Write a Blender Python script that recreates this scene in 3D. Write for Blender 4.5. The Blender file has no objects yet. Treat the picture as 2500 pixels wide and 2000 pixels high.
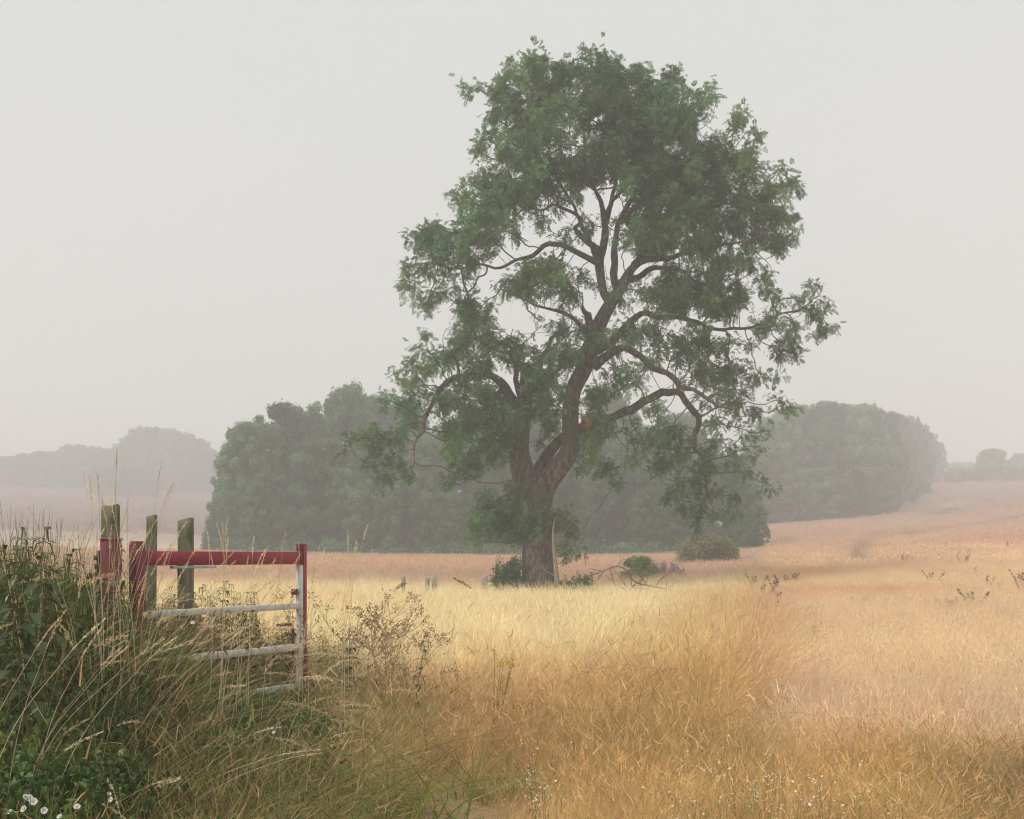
import bpy, math, random
import numpy as np
from mathutils import Vector, kdtree

R = math.radians
SC = bpy.context.scene
COL = SC.collection
rng = np.random.default_rng(7)
random.seed(7)

# ------------------------------------------------------------------ camera
EYE = 1.6
cam_d = bpy.data.cameras.new("camera")
cam = bpy.data.objects.new("camera", cam_d)
COL.objects.link(cam)
cam.location = (0, 0, EYE)
cam.rotation_euler = (R(90), 0, 0)
cam_d.sensor_width = 36.0
cam_d.lens = 37.44                    # 2600 px of focal length on 2500 px
cam_d.shift_y = 0.1428                # rising front: horizon at 1357 / 2000
cam_d.clip_start = 0.1
cam_d.clip_end = 6000
SC.camera = cam

# ------------------------------------------------------------------ sky, sun, exposure
SUN_EL, SUN_AZ = 52.0, -128.0          # azimuth from +Y (view direction) towards +X, degrees
world = bpy.data.worlds.new("World")
SC.world = world
world.use_nodes = True
wn, wl = world.node_tree.nodes, world.node_tree.links
wn.clear()
w_out = wn.new("ShaderNodeOutputWorld")
w_bg = wn.new("ShaderNodeBackground")
w_bg.inputs["Strength"].default_value = 0.1
w_sky = wn.new("ShaderNodeTexSky")
w_sky.sky_type = 'NISHITA'
w_sky.sun_disc = False
w_sky.sun_elevation = R(SUN_EL)
w_sky.sun_rotation = R(SUN_AZ)
w_sky.air_density = 1.0
w_sky.dust_density = 6.0
w_sky.ozone_density = 1.0
w_hsv = wn.new("ShaderNodeHueSaturation")
w_hsv.inputs["Saturation"].default_value = 0.12
w_mix = wn.new("ShaderNodeMix")
w_mix.data_type = 'RGBA'
w_mix.inputs["Factor"].default_value = 0.86
w_mix.inputs["B"].default_value = (7.8, 8.0, 7.65, 1)   # the even white of stratus cloud
wl.new(w_sky.outputs[0], w_hsv.inputs["Color"])
wl.new(w_hsv.outputs[0], w_mix.inputs["A"])
wl.new(w_mix.outputs["Result"], w_bg.inputs["Color"])
wl.new(w_bg.outputs[0], w_out.inputs["Surface"])

sun_d = bpy.data.lights.new("sun", 'SUN')
sun = bpy.data.objects.new("sun", sun_d)
COL.objects.link(sun)
sun_d.energy = 2.4
sun_d.angle = R(22)
sun_d.color = (1.0, 0.95, 0.86)
_e = R(SUN_EL)
SUN_DIR = Vector((math.sin(R(SUN_AZ)) * math.cos(_e), math.cos(R(SUN_AZ)) * math.cos(_e), math.sin(_e)))
sun.rotation_euler = (-SUN_DIR).to_track_quat('-Z', 'Y').to_euler()

SC.view_settings.view_transform = 'Standard'
SC.view_settings.look = 'None'
SC.view_settings.exposure = 0.03
SC.view_settings.gamma = 1.0
SC.view_settings.use_curve_mapping = False

cy = SC.cycles
cy.max_bounces = 5
cy.diffuse_bounces = 3
cy.glossy_bounces = 1
cy.transmission_bounces = 3
cy.transparent_max_bounces = 4
cy.volume_bounces = 2
cy.caustics_reflective = False
cy.caustics_refractive = False
cy.filter_width = 1.2
cy.use_denoising = True
cy.denoiser = 'OPENIMAGEDENOISE'
cy.use_adaptive_sampling = True
cy.adaptive_threshold = 0.025

# ------------------------------------------------------------------ helpers
def px_world(px, py, Y):
    """The world point seen at photo pixel (px, py) standing Y metres ahead."""
    return np.array([(px - 1250.0) / 2600.0 * Y, Y, EYE + (1357.0 - py) / 2600.0 * Y])

def dpx(dx, dy):
    return dx * 2500 / 2156.0, dy * 2000 / 1725.0

def sstep(a, b, x):
    t = np.clip((np.asarray(x, float) - a) / (b - a), 0, 1)
    return t * t * (3 - 2 * t)

_perm = np.random.default_rng(99).random((256, 256))
def vnoise(x, y, seed=0):
    x = np.asarray(x, float) + seed * 37.17
    y = np.asarray(y, float) + seed * 11.73
    xi, yi = np.floor(x).astype(int), np.floor(y).astype(int)
    fx, fy = x - xi, y - yi
    fx = fx * fx * (3 - 2 * fx); fy = fy * fy * (3 - 2 * fy)
    g = lambda a, b: _perm[a & 255, b & 255]
    return (g(xi, yi) * (1 - fx) + g(xi + 1, yi) * fx) * (1 - fy) + (g(xi, yi + 1) * (1 - fx) + g(xi + 1, yi + 1) * fx) * fy

def fbm(x, y, s=1.0, seed=0, o=4):
    r, a, t = 0, 0.5, 0
    for k in range(o):
        r = r + a * vnoise(np.asarray(x) * s, np.asarray(y) * s, seed + k); t += a; a *= .5; s *= 2.03
    return r / t

def mesh_np(name, V, F, mat=None, smooth=False, col=None):
    """mesh from numpy: V (n,3); F either (m,k) array or list of such arrays"""
    me = bpy.data.meshes.new(name)
    V = np.asarray(V, dtype=np.float32)
    Fs = [np.asarray(f, dtype=np.int32) for f in (F if isinstance(F, list) else [F]) if len(f)]
    loops = np.concatenate([f.ravel() for f in Fs])
    tot = np.concatenate([np.full(len(f), f.shape[1], dtype=np.int32) for f in Fs])
    start = np.concatenate([[0], np.cumsum(tot)[:-1]]).astype(np.int32)
    me.vertices.add(len(V)); me.vertices.foreach_set("co", V.ravel())
    me.loops.add(len(loops)); me.loops.foreach_set("vertex_index", loops)
    me.polygons.add(len(tot)); me.polygons.foreach_set("loop_start", start)
    me.polygons.foreach_set("loop_total", tot)
    if smooth:
        me.polygons.foreach_set("use_smooth", np.ones(len(tot), dtype=bool))
    me.update(calc_edges=True)
    if col is not None:
        a = me.color_attributes.new("c", 'FLOAT_COLOR', 'POINT')
        c4 = np.ones((len(V), 4), dtype=np.float32); c4[:, :3] = col
        a.data.foreach_set("color", c4.ravel())
    if mat is not None:
        for m in (mat if isinstance(mat, (list, tuple)) else [mat]):
            me.materials.append(m)
    return me

def obj(name, me, parent=None):
    o = bpy.data.objects.new(name, me)
    COL.objects.link(o)
    if parent is not None:
        o.parent = parent
    return o

def tag(o, label=None, cat=None, group=None, kind=None):
    if label: o["label"] = label
    if cat: o["category"] = cat
    if group: o["group"] = group
    if kind: o["kind"] = kind
    return o

def empty(name, loc, label, cat, group=None):
    o = bpy.data.objects.new(name, None)
    COL.objects.link(o)
    o.location = loc
    o.empty_display_size = 0.2
    return tag(o, label, cat, group)

def dup(root, loc, rotz=0, scale=(1, 1, 1), label=None, group=None):
    r = root.copy(); COL.objects.link(r)
    r.location = loc; r.rotation_euler = (0, 0, rotz); r.scale = scale
    if label: r["label"] = label
    if group: r["group"] = group
    for ch in list(root.children):
        c = ch.copy(); COL.objects.link(c); c.parent = r
        for g in list(ch.children):
            d = g.copy(); COL.objects.link(d); d.parent = c
    return r

def catmull(P, W, step):
    """resample a polyline (n,3) with widths by Catmull-Rom at about `step`"""
    P = np.asarray(P, float); W = np.asarray(W, float)
    Q = np.vstack([2 * P[0] - P[1], P, 2 * P[-1] - P[-2]])
    outP, outW = [], []
    for i in range(len(P) - 1):
        p0, p1, p2, p3 = Q[i], Q[i + 1], Q[i + 2], Q[i + 3]
        n = max(2, int(np.linalg.norm(p2 - p1) / step))
        for t in np.arange(n) / n:
            outP.append(0.5 * ((2 * p1) + (-p0 + p2) * t + (2 * p0 - 5 * p1 + 4 * p2 - p3) * t * t + (-p0 + 3 * p1 - 3 * p2 + p3) * t ** 3))
            outW.append(W[i] * (1 - t) + W[i + 1] * t)
    outP.append(P[-1]); outW.append(W[-1])
    return np.array(outP), np.array(outW)

def tube(P, rad, k=8, cap=True, jitter=0.0):
    """V, quads, tris of a tube along P"""
    P = np.asarray(P, float); n = len(P)
    T = np.gradient(P, axis=0)
    T /= np.linalg.norm(T, axis=1)[:, None] + 1e-9
    ref = np.array([0., 0., 1.]) if abs(T[0][2]) < .9 else np.array([1., 0., 0.])
    N = np.zeros_like(P); u = ref - T[0] * ref.dot(T[0]); N[0] = u / np.linalg.norm(u)
    for i in range(1, n):
        u = N[i - 1] - T[i] * N[i - 1].dot(T[i])
        N[i] = u / (np.linalg.norm(u) + 1e-9)
    B = np.cross(T, N)
    a = np.arange(k) * 2 * math.pi / k
    r = np.asarray(rad, float).reshape(-1, 1) * np.ones((1, k))
    if jitter:
        r = r * (1 + jitter * (rng.random((n, k)) - .5))
    V = P[:, None, :] + r[..., None] * (np.cos(a)[None, :, None] * N[:, None, :] + np.sin(a)[None, :, None] * B[:, None, :])
    V = V.reshape(-1, 3)
    i = np.arange(n - 1)[:, None] * k; j = np.arange(k)[None, :]; j2 = (j + 1) % k
    Fq = np.stack([i + j, i + j2, i + k + j2, i + k + j], -1).reshape(-1, 4)
    Ft = np.zeros((0, 3), int)
    if cap:
        V = np.vstack([V, P[0], P[-1]])
        c0, c1 = n * k, n * k + 1
        jj = np.arange(k); jn = (jj + 1) % k
        Ft = np.vstack([np.stack([jn, jj, np.full(k, c0)], -1), np.stack([(n - 1) * k + jj, (n - 1) * k + jn, np.full(k, c1)], -1)])
    return V, Fq, Ft

class MB:
    """collects pieces into one mesh"""
    def __init__(s): s.V, s.Q, s.T, s.C, s.n = [], [], [], [], 0
    def add(s, V, Fq=None, Ft=None, col=None):
        V = np.asarray(V, float)
        s.V.append(V)
        if Fq is not None and len(Fq): s.Q.append(np.asarray(Fq) + s.n)
        if Ft is not None and len(Ft): s.T.append(np.asarray(Ft) + s.n)
        s.C.append(np.ones((len(V), 3)) * (np.asarray(col) if col is not None else 1.0))
        s.n += len(V); return s
    def tube(s, P, rad, k=8, cap=True, jitter=0.0, col=None):
        return s.add(*tube(P, rad, k, cap, jitter), col=col)
    def box(s, c, size, rotz=0.0, bev=0.0, taper=1.0, col=None):
        """bevelled box, c = centre, chamfered by bev"""
        x, y, z = np.array(size) / 2.0
        b = min(bev, x * .9, y * .9, z * .9)
        if b <= 0:
            V = np.array([[sx * x, sy * y, sz * z] for sz in (-1, 1) for sy in (-1, 1) for sx in (-1, 1)])
            F = np.array([[0, 2, 3, 1], [4, 5, 7, 6], [0, 1, 5, 4], [2, 6, 7, 3], [0, 4, 6, 2], [1, 3, 7, 5]])
            T = []
        else:
            ring = [(x - b, -y), (x, -y + b), (x, y - b), (x - b, y), (-x + b, y), (-x, y - b), (-x, -y + b), (-x + b, -y)]
            rin = [(x - b, -y + b)] * 2 + [(x - b, y - b)] * 2 + [(-x + b, y - b)] * 2 + [(-x + b, -y + b)] * 2
            V = []
            for (zz, rr) in ((-z, rin), (-z + b, ring), (z - b, ring), (z, rin)):
                V += [(p[0], p[1], zz) for p in rr]
            V = np.array(V); F = []
            for L in range(3):
                for j in range(8):
                    F.append([L * 8 + j, L * 8 + (j + 1) % 8, L * 8 + 8 + (j + 1) % 8, L * 8 + 8 + j])
            F.append([7, 5, 3, 1]); F.append([24, 26, 28, 30])
            F = np.array(F); T = []
        if taper != 1.0:
            f = np.where(V[:, 2] > 0, taper, 1.0); V[:, 0] *= f; V[:, 1] *= f
        cs, sn = math.cos(rotz), math.sin(rotz)
        V = np.stack([V[:, 0] * cs - V[:, 1] * sn, V[:, 0] * sn + V[:, 1] * cs, V[:, 2]], -1) + np.array(c)
        return s.add(V, F, T, col)
    def mesh(s, name, mat, smooth=False, color=True):
        F = []
        if s.Q: F.append(np.vstack(s.Q))
        if s.T: F.append(np.vstack(s.T))
        return mesh_np(name, np.vstack(s.V), F, mat, smooth, np.vstack(s.C) if color else None)

# ------------------------------------------------------------------ materials
def new_mat(name):
    m = bpy.data.materials.new(name); m.use_nodes = True
    nt = m.node_tree; nt.nodes.clear()
    return m, nt.nodes, nt.links

def leaf_mat(name, base, trans=0.35, tint=False, rough=0.6, var=0.25, trans_col=(1.15, 1.12, .8), per_object=0.0):
    """thin leaf or blade: base colour x per-vertex colour (x per-instance tint)"""
    m, n, l = new_mat(name)
    out = n.new("ShaderNodeOutputMaterial")
    ac = n.new("ShaderNodeAttribute"); ac.attribute_name = "c"
    mul = n.new("ShaderNodeVectorMath"); mul.operation = 'MULTIPLY'
    l.new(ac.outputs["Vector"], mul.inputs[0])
    if tint:
        at = n.new("ShaderNodeAttribute"); at.attribute_type = 'INSTANCER'; at.attribute_name = "tint"
        l.new(at.outputs["Vector"], mul.inputs[1])
    else:
        mul.inputs[1].default_value = base
    geo = n.new("ShaderNodeNewGeometry")
    noi = n.new("ShaderNodeTexNoise"); noi.inputs["Scale"].default_value = 2.2; noi.inputs["Detail"].default_value = 2
    l.new(geo.outputs["Position"], noi.inputs["Vector"])
    mr = n.new("ShaderNodeMapRange")
    mr.inputs["From Min"].default_value = .3; mr.inputs["From Max"].default_value = .7
    mr.inputs["To Min"].default_value = 1 - var; mr.inputs["To Max"].default_value = 1 + var
    l.new(noi.outputs["Fac"], mr.inputs["Value"])
    sc = n.new("ShaderNodeVectorMath"); sc.operation = 'SCALE'
    l.new(mul.outputs[0], sc.inputs[0]); l.new(mr.outputs[0], sc.inputs["Scale"])
    if per_object:
        oi = n.new("ShaderNodeObjectInfo"); hs = n.new("ShaderNodeHueSaturation")
        for (sock, src, lo_, hi_) in (("Value", "Random", 1 - per_object, 1 + per_object), ("Hue", "Random", .475, .515)):
            m2 = n.new("ShaderNodeMapRange"); m2.inputs["To Min"].default_value = lo_; m2.inputs["To Max"].default_value = hi_
            if sock == "Hue":
                mm = n.new("ShaderNodeMath"); mm.operation = 'MULTIPLY'; mm.inputs[1].default_value = 7.31
                fr = n.new("ShaderNodeMath"); fr.operation = 'FRACT'
                l.new(oi.outputs["Random"], mm.inputs[0]); l.new(mm.outputs[0], fr.inputs[0]); l.new(fr.outputs[0], m2.inputs["Value"])
            else: l.new(oi.outputs["Random"], m2.inputs["Value"])
            l.new(m2.outputs[0], hs.inputs[sock])
        l.new(sc.outputs[0], hs.inputs["Color"]); sc = hs
    d = n.new("ShaderNodeBsdfPrincipled")
    d.inputs["Roughness"].default_value = rough
    d.inputs["Specular IOR Level"].default_value = 0.25
    l.new(sc.outputs[0], d.inputs["Base Color"])
    tr = n.new("ShaderNodeBsdfTranslucent")
    tm = n.new("ShaderNodeVectorMath"); tm.operation = 'MULTIPLY'; tm.inputs[1].default_value = trans_col
    l.new(sc.outputs[0], tm.inputs[0]); l.new(tm.outputs[0], tr.inputs["Color"])
    mx = n.new("ShaderNodeMixShader"); mx.inputs[0].default_value = trans
    l.new(d.outputs[0], mx.inputs[1]); l.new(tr.outputs[0], mx.inputs[2])
    l.new(mx.outputs[0], out.inputs["Surface"])
    return m

def surf_mat(name, c1, c2, scale=8, stretch=(1, 1, 1), rough=.85, bump=.3, bdist=.02, c3=None, s3=3.0, spec=.3, use_c=False, lo=.35, hi=.65):
    m, n, l = new_mat(name)
    out = n.new("ShaderNodeOutputMaterial")
    tc = n.new("ShaderNodeTexCoord"); mp = n.new("ShaderNodeMapping"); mp.inputs["Scale"].default_value = stretch
    l.new(tc.outputs["Object"], mp.inputs[0])
    no = n.new("ShaderNodeTexNoise"); no.inputs["Scale"].default_value = scale; no.inputs["Detail"].default_value = 8; no.inputs["Roughness"].default_value = .65
    l.new(mp.outputs[0], no.inputs["Vector"])
    cr = n.new("ShaderNodeValToRGB")
    cr.color_ramp.elements[0].position = lo; cr.color_ramp.elements[1].position = hi
    cr.color_ramp.elements[0].color = (*c1, 1); cr.color_ramp.elements[1].color = (*c2, 1)
    l.new(no.outputs["Fac"], cr.inputs[0])
    cur = cr.outputs[0]
    if c3 is not None:
        n3 = n.new("ShaderNodeTexNoise"); n3.inputs["Scale"].default_value = s3; n3.inputs["Detail"].default_value = 5
        l.new(tc.outputs["Object"], n3.inputs["Vector"])
        mr = n.new("ShaderNodeMapRange"); mr.inputs["From Min"].default_value = .48; mr.inputs["From Max"].default_value = .62
        l.new(n3.outputs["Fac"], mr.inputs["Value"])
        mx = n.new("ShaderNodeMix"); mx.data_type = 'RGBA'; mx.inputs["B"].default_value = (*c3, 1)
        l.new(mr.outputs[0], mx.inputs["Factor"]); l.new(cur, mx.inputs["A"]); cur = mx.outputs["Result"]
    if use_c:
        ac = n.new("ShaderNodeAttribute"); ac.attribute_name = "c"
        mu = n.new("ShaderNodeVectorMath"); mu.operation = 'MULTIPLY'
        l.new(cur, mu.inputs[0]); l.new(ac.outputs["Vector"], mu.inputs[1]); cur = mu.outputs[0]
    b = n.new("ShaderNodeBsdfPrincipled"); b.inputs["Roughness"].default_value = rough
    b.inputs["Specular IOR Level"].default_value = spec
    l.new(cur, b.inputs["Base Color"])
    if bump:
        bp = n.new("ShaderNodeBump"); bp.inputs["Strength"].default_value = bump; bp.inputs["Distance"].default_value = bdist
        l.new(no.outputs["Fac"], bp.inputs["Height"]); l.new(bp.outputs[0], b.inputs["Normal"])
    l.new(b.outputs[0], out.inputs["Surface"])
    return m

M_bark = surf_mat("ash bark", (.055, .041, .039), (.215, .16, .145), 11, (1, 1, .30), .9, 1.0, .08, (.10, .10, .055), 1.0, lo=.42, hi=.60)
M_twig = surf_mat("twig bark", (.075, .06, .045), (.15, .125, .09), 6, rough=.9, bump=0)
M_dead = surf_mat("bare grey dead wood", (.20, .15, .11), (.36, .28, .22), 12, rough=.9, bump=0)
M_torn = surf_mat("fresh torn wood", (.50, .19, .07), (.62, .30, .14), 14, (1, 1, .2), .8, .8, .03)
M_ash = leaf_mat("ash leaves", (.088, .185, .092), .38, var=.28)
M_ivy = leaf_mat("shoot leaves", (.075, .145, .05), .32, var=.2)
M_wood_tree = leaf_mat("oak leaves", (.078, .172, .095), .2, var=.25, per_object=.42)
M_bush = leaf_mat("olive bush leaves", (.17, .18, .07), .25)
M_green = leaf_mat("green leaves", (.15, .26, .06), .3)
M_veg = leaf_mat("instanced blades", (1, 1, 1), .3, tint=True, var=.12)
M_leafveg = leaf_mat("instanced leaves", (1, 1, 1), .25, tint=True, var=.2)
M_post = surf_mat("mossy post wood", (.10, .088, .055), (.24, .215, .155), 16, (1, 1, .12), .9, .7, .012, (.105, .13, .045), 5)
M_stake = surf_mat("bleached stake wood", (.22, .19, .16), (.42, .38, .33), 16, (1, 1, .12), .9, .6, .01)

# ------------------------------------------------------------------ terrain
YK = np.array([-60, 0, 8, 20, 36, 60, 95, 130, 180, 240, 320, 420, 560, 1500], float)
PK = np.array([-1600, -600, 0, 450, 800, 1300, 1600, 1900, 2100, 2320, 2500, 3100, 4100], float)
ZK = np.array([
 # y: -60 0  8   20   36   60   95   130  180  240  320  420  560  1500
 [0, 0, 0.1, 0.0, 0.0, 1.2, 2.4, 4.4, 8.5, 14.5, 25, 34, 38, 38],     # -1600
 [0, 0, 0.1, 0.0, 0.0, 1.2, 2.3, 4.2, 8.0, 14.0, 24, 33, 37, 37],     # -600
 [0, 0, 0.1, 0.0, 0.0, 0.9, 2.1, 3.8, 7.3, 12.6, 22, 30, 34, 34],     # 0
 [0, 0, 0.0, 0.0, 0.0, 0.8, 1.75, 3.3, 6.6, 12.0, 20.5, 27, 31, 31],  # 450
 [0, 0, 0.0, 0.0, 0.0, 0.7, 1.5, 2.4, 5.4, 10.0, 18, 25, 30, 30],     # 800
 [0, 0, 0.0, 0.0, 0.0, 0.6, 1.3, 2.2, 4.9, 9.5, 18, 26, 30, 30],      # 1300
 [0, 0, 0.0, 0.0, 0.05, 0.6, 1.5, 3.2, 6.0, 10.5, 19, 28, 32, 32],    # 1600
 [0, 0, 0.0, 0.0, 0.3, 1.0, 2.6, 4.9, 7.6, 12.5, 21, 30, 34, 34],     # 1900
 [0, 0, 0.0, 0.0, 0.5, 1.4, 3.2, 5.3, 8.2, 13.5, 23.0, 33, 37, 37],   # 2100
 [0, 0, 0.0, 0.1, 0.6, 1.6, 3.6, 5.8, 9.4, 15.5, 26.0, 36, 39, 39],   # 2320
 [0, 0, 0.0, 0.1, 0.6, 1.7, 3.9, 6.4, 10.6, 17.0, 27.0, 36, 39, 39],  # 2500
 [0, 0, 0.0, 0.1, 0.7, 1.9, 4.4, 7.4, 12.0, 19.0, 28.5, 37, 40, 40],  # 3100
 [0, 0, 0.0, 0.1, 0.7, 2.0, 4.8, 8.0, 13.0, 20.0, 29.5, 38, 41, 41],  # 4100
])
_gy = np.arange(-60, 1501, 2.0)
_gp = np.arange(-1600, 4101, 50.0)
_T = np.array([np.interp(_gy, YK, row) for row in ZK])
_T = np.array([np.interp(_gp, PK, _T[:, j]) for j in range(len(_gy))]).T     # (px, y)
def _sm(A, axis, n):
    for _ in range(n):
        B = np.take(A, np.clip(np.arange(A.shape[axis]) - 1, 0, None), axis)
        C_ = np.take(A, np.clip(np.arange(A.shape[axis]) + 1, None, A.shape[axis] - 1), axis)
        A = (A * 2 + B + C_) / 4
    return A
_T = _sm(_sm(_T, 0, 10), 1, 14)

def ground(x, y):
    x = np.asarray(x, float); y = np.asarray(y, float)
    px = np.clip(1250 + 2600 * x / np.maximum(y, 8.0), -1600, 4099)
    a = (px + 1600) / 50.0; b = np.clip((y + 60) / 2.0, 0, len(_gy) - 1.001)
    ai = np.clip(a.astype(int), 0, len(_gp) - 2); bi = b.astype(int)
    fa, fb = a - ai, b - bi
    z = (_T[ai, bi] * (1 - fa) + _T[ai + 1, bi] * fa) * (1 - fb) + (_T[ai, bi + 1] * (1 - fa) + _T[ai + 1, bi + 1] * fa) * fb
    near = sstep(140, 30, y)
    z = z + (fbm(x, y, .25, 3, 3) - .5) * .16 * near * sstep(0, 6, y)
    # low bank under the verge on the left
    z = z + .28 * sstep(-2.2, -4.2, x) * sstep(2.5, 6, y) * sstep(16, 11, y)
    return z

def gz(x, y): return float(ground(np.array([x]), np.array([y]))[0])

# real colours of the plant cover, metre by metre
C_PALE = np.array([.88, .79, .56]); C_GOLD = np.array([.77, .54, .30]); C_BROWN = np.array([.68, .455, .25])
C_OLIVE = np.array([.42, .31, .14]); C_GREEN = np.array([.09, .13, .045]); C_CROP = np.array([.79, .60, .44])
C_FAR = np.array([.64, .465, .37]); C_RUST = np.array([.52, .29, .18])

def mixc(A, B, t):
    t = np.asarray(t)[..., None]
    return A * (1 - t) + B * t

def edge_x(y):
    """the furrow between the rough meadow (left) and the crop (right)"""
    return 0.245 * y + .35 * np.sin(y * .16) * sstep(10, 30, y) - .25

def cover_tint(x, y):
    x = np.asarray(x, float); y = np.asarray(y, float)
    px = 1250 + 2600 * x / np.maximum(y, 3.0)
    n1 = fbm(x, y, .35, 11); n2 = fbm(x, y, 1.3, 21); n3 = fbm(x, y, .09, 31)
    # meadow: pale straw with golden and olive drifts
    mead = mixc(C_PALE, C_GOLD, sstep(.54, .70, n1) * .3)
    mead = mixc(mead, C_GOLD * 1.05, sstep(12.6, 9.8, y + (n1 - .5) * 4) * .85)
    mead = mixc(mead, C_OLIVE * 1.5, sstep(12.5, 9.5, y) * sstep(.45, .7, n2) * .6)
    # foreground
    fore = mixc(C_BROWN * 1.05, C_GOLD, sstep(.35, .6, n2))
    fore = mixc(fore, C_OLIVE, sstep(.52, .68, n1) * .6)
    A = mixc(mead, fore, sstep(11.5, 9.0, y + (n2 - .5) * 3))
    # long yellowish grass left of the furrow
    A = mixc(A, C_GOLD * np.array([.88, .92, .75]), sstep(2.6, .8, edge_x(y) - x) * sstep(45, 20, y) * .65)
    A = mixc(A, C_OLIVE * np.array([.95, 1.1, .9]), sstep(560, 760, px) * sstep(1180, 950, px) * sstep(10.5, 8.5, y) * sstep(.35, .6, n1) * .7)
    # crop
    crop = mixc(C_CROP, C_PALE * np.array([.98, .88, .86]), sstep(.42, .62, n1) * .8)
    crop = mixc(crop, C_CROP * np.array([.98, .80, .66]), sstep(.5, .66, fbm(x, y, .13, 51)) * .7)
    crop = mixc(crop, C_FAR, sstep(40, 110, y))
    right = sstep(-.25, .35, x - edge_x(y) + (n2 - .5) * .8) * sstep(7.2, 8.2, y + (n2 - .5))
    A = mixc(A, crop, right)
    A = mixc(A, C_RUST * 1.25, np.exp(-((x - edge_x(y)) / .24) ** 2) * sstep(9, 12, y) * sstep(44, 26, y) * .45)
    # field behind the meadow, from the old fence line on
    fld = mixc(C_FAR * np.array([1.05, 1.08, 1.05]), C_GOLD * 1.1, sstep(.45, .65, n3) * .3)
    A = mixc(A, fld, sstep(38, 44, y) * (1 - right))
    A = mixc(A, np.array([.28, .19, .165]), sstep(75, 170, y) * sstep(1400, 900, px))
    A = mixc(A, np.array([.42, .30, .235]), sstep(110, 220, y) * sstep(1400, 1700, px))
    # green verge on the left and green tussocks in the right corner
    vg = sstep(-.9, -2.0, x + (n2 - .5) * 1.6) * sstep(13.0, 9.5, y)
    A = mixc(A, mixc(C_GREEN * 1.5, C_OLIVE, sstep(.35, .6, n1)), vg * .9)
    cg = sstep(2.3, 3.2, x + (n2 - .5)) * sstep(7.6, 6.8, y)
    A = mixc(A, mixc(C_GREEN * 1.2, C_RUST * .8, sstep(.42, .58, n1)), cg * .75)
    # far: tramlines and greyish drifts in the crop on the hill
    return A * (0.9 + .2 * n2)[..., None]

def tram(x, y):
    """worn wheelings across the hill field"""
    d = np.zeros_like(x)
    for (pts, w) in TRAMS:
        for (a, b) in zip(pts[:-1], pts[1:]):
            a = np.array(a); b = np.array(b); ab = b - a
            t = np.clip(((x - a[0]) * ab[0] + (y - a[1]) * ab[1]) / ab.dot(ab), 0, 1)
            dd = np.hypot(x - a[0] - ab[0] * t, y - a[1] - ab[1] * t)
            d = np.maximum(d, np.exp(-(dd / w) ** 2))
    return d

def hit_y(px, py, h=0.0):
    """distance at which the ray of photo pixel (px, py) comes down to h above the ground"""
    Y = np.concatenate([np.arange(3, 60, .1), np.arange(60, 600, .5)])
    x = (px - 1250) / 2600 * Y; z = EYE + (1357 - py) / 2600 * Y
    g = ground(x, Y) + h
    k = np.argmax(z < g)
    return float(Y[k])

def tl(pts, w):
    r = []
    for (a, b) in pts:
        p = dpx(a, b); Y = hit_y(p[0], p[1], .4)
        r.append(((p[0] - 1250) / 2600 * Y, Y))
    return (r, w)
TRAMS = [tl([(1790, 1180), (1795, 1155), (1812, 1135), (1850, 1122), (1950, 1100), (2050, 1078), (2180, 1060)], .42),
         tl([(1815, 1180), (1822, 1155), (1840, 1138), (1880, 1125)], .36),
         tl([(1880, 1130), (2000, 1108), (2100, 1095), (2180, 1078)], 1.2),
         tl([(1960, 1085), (2040, 1062), (2170, 1042)], 1.6)]

ys = np.concatenate([np.linspace(-60, 0, 8), np.linspace(2, 60, 90), np.geomspace(61.5, 1400, 110)])
us = np.linspace(-1, 1, 181)
YY, UU = np.meshgrid(ys, us, indexing='ij')
XX = UU * (np.maximum(YY, 0) * 1.0 + 45)
ZZ = ground(XX, YY)
V = np.stack([XX, YY, ZZ], -1).reshape(-1, 3)
ny, nx = YY.shape
i = np.arange(ny - 1)[:, None] * nx; j = np.arange(nx - 1)[None, :]
F = np.stack([i + j, i + j + 1, i + nx + j + 1, i + nx + j], -1).reshape(-1, 4)
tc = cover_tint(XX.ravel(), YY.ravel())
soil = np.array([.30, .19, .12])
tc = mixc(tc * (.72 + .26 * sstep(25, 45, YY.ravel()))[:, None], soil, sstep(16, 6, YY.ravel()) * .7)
tr_ = tram(XX.ravel(), YY.ravel())
tc = mixc(tc, np.array([.27, .20, .15]), tr_ * .85)

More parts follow.
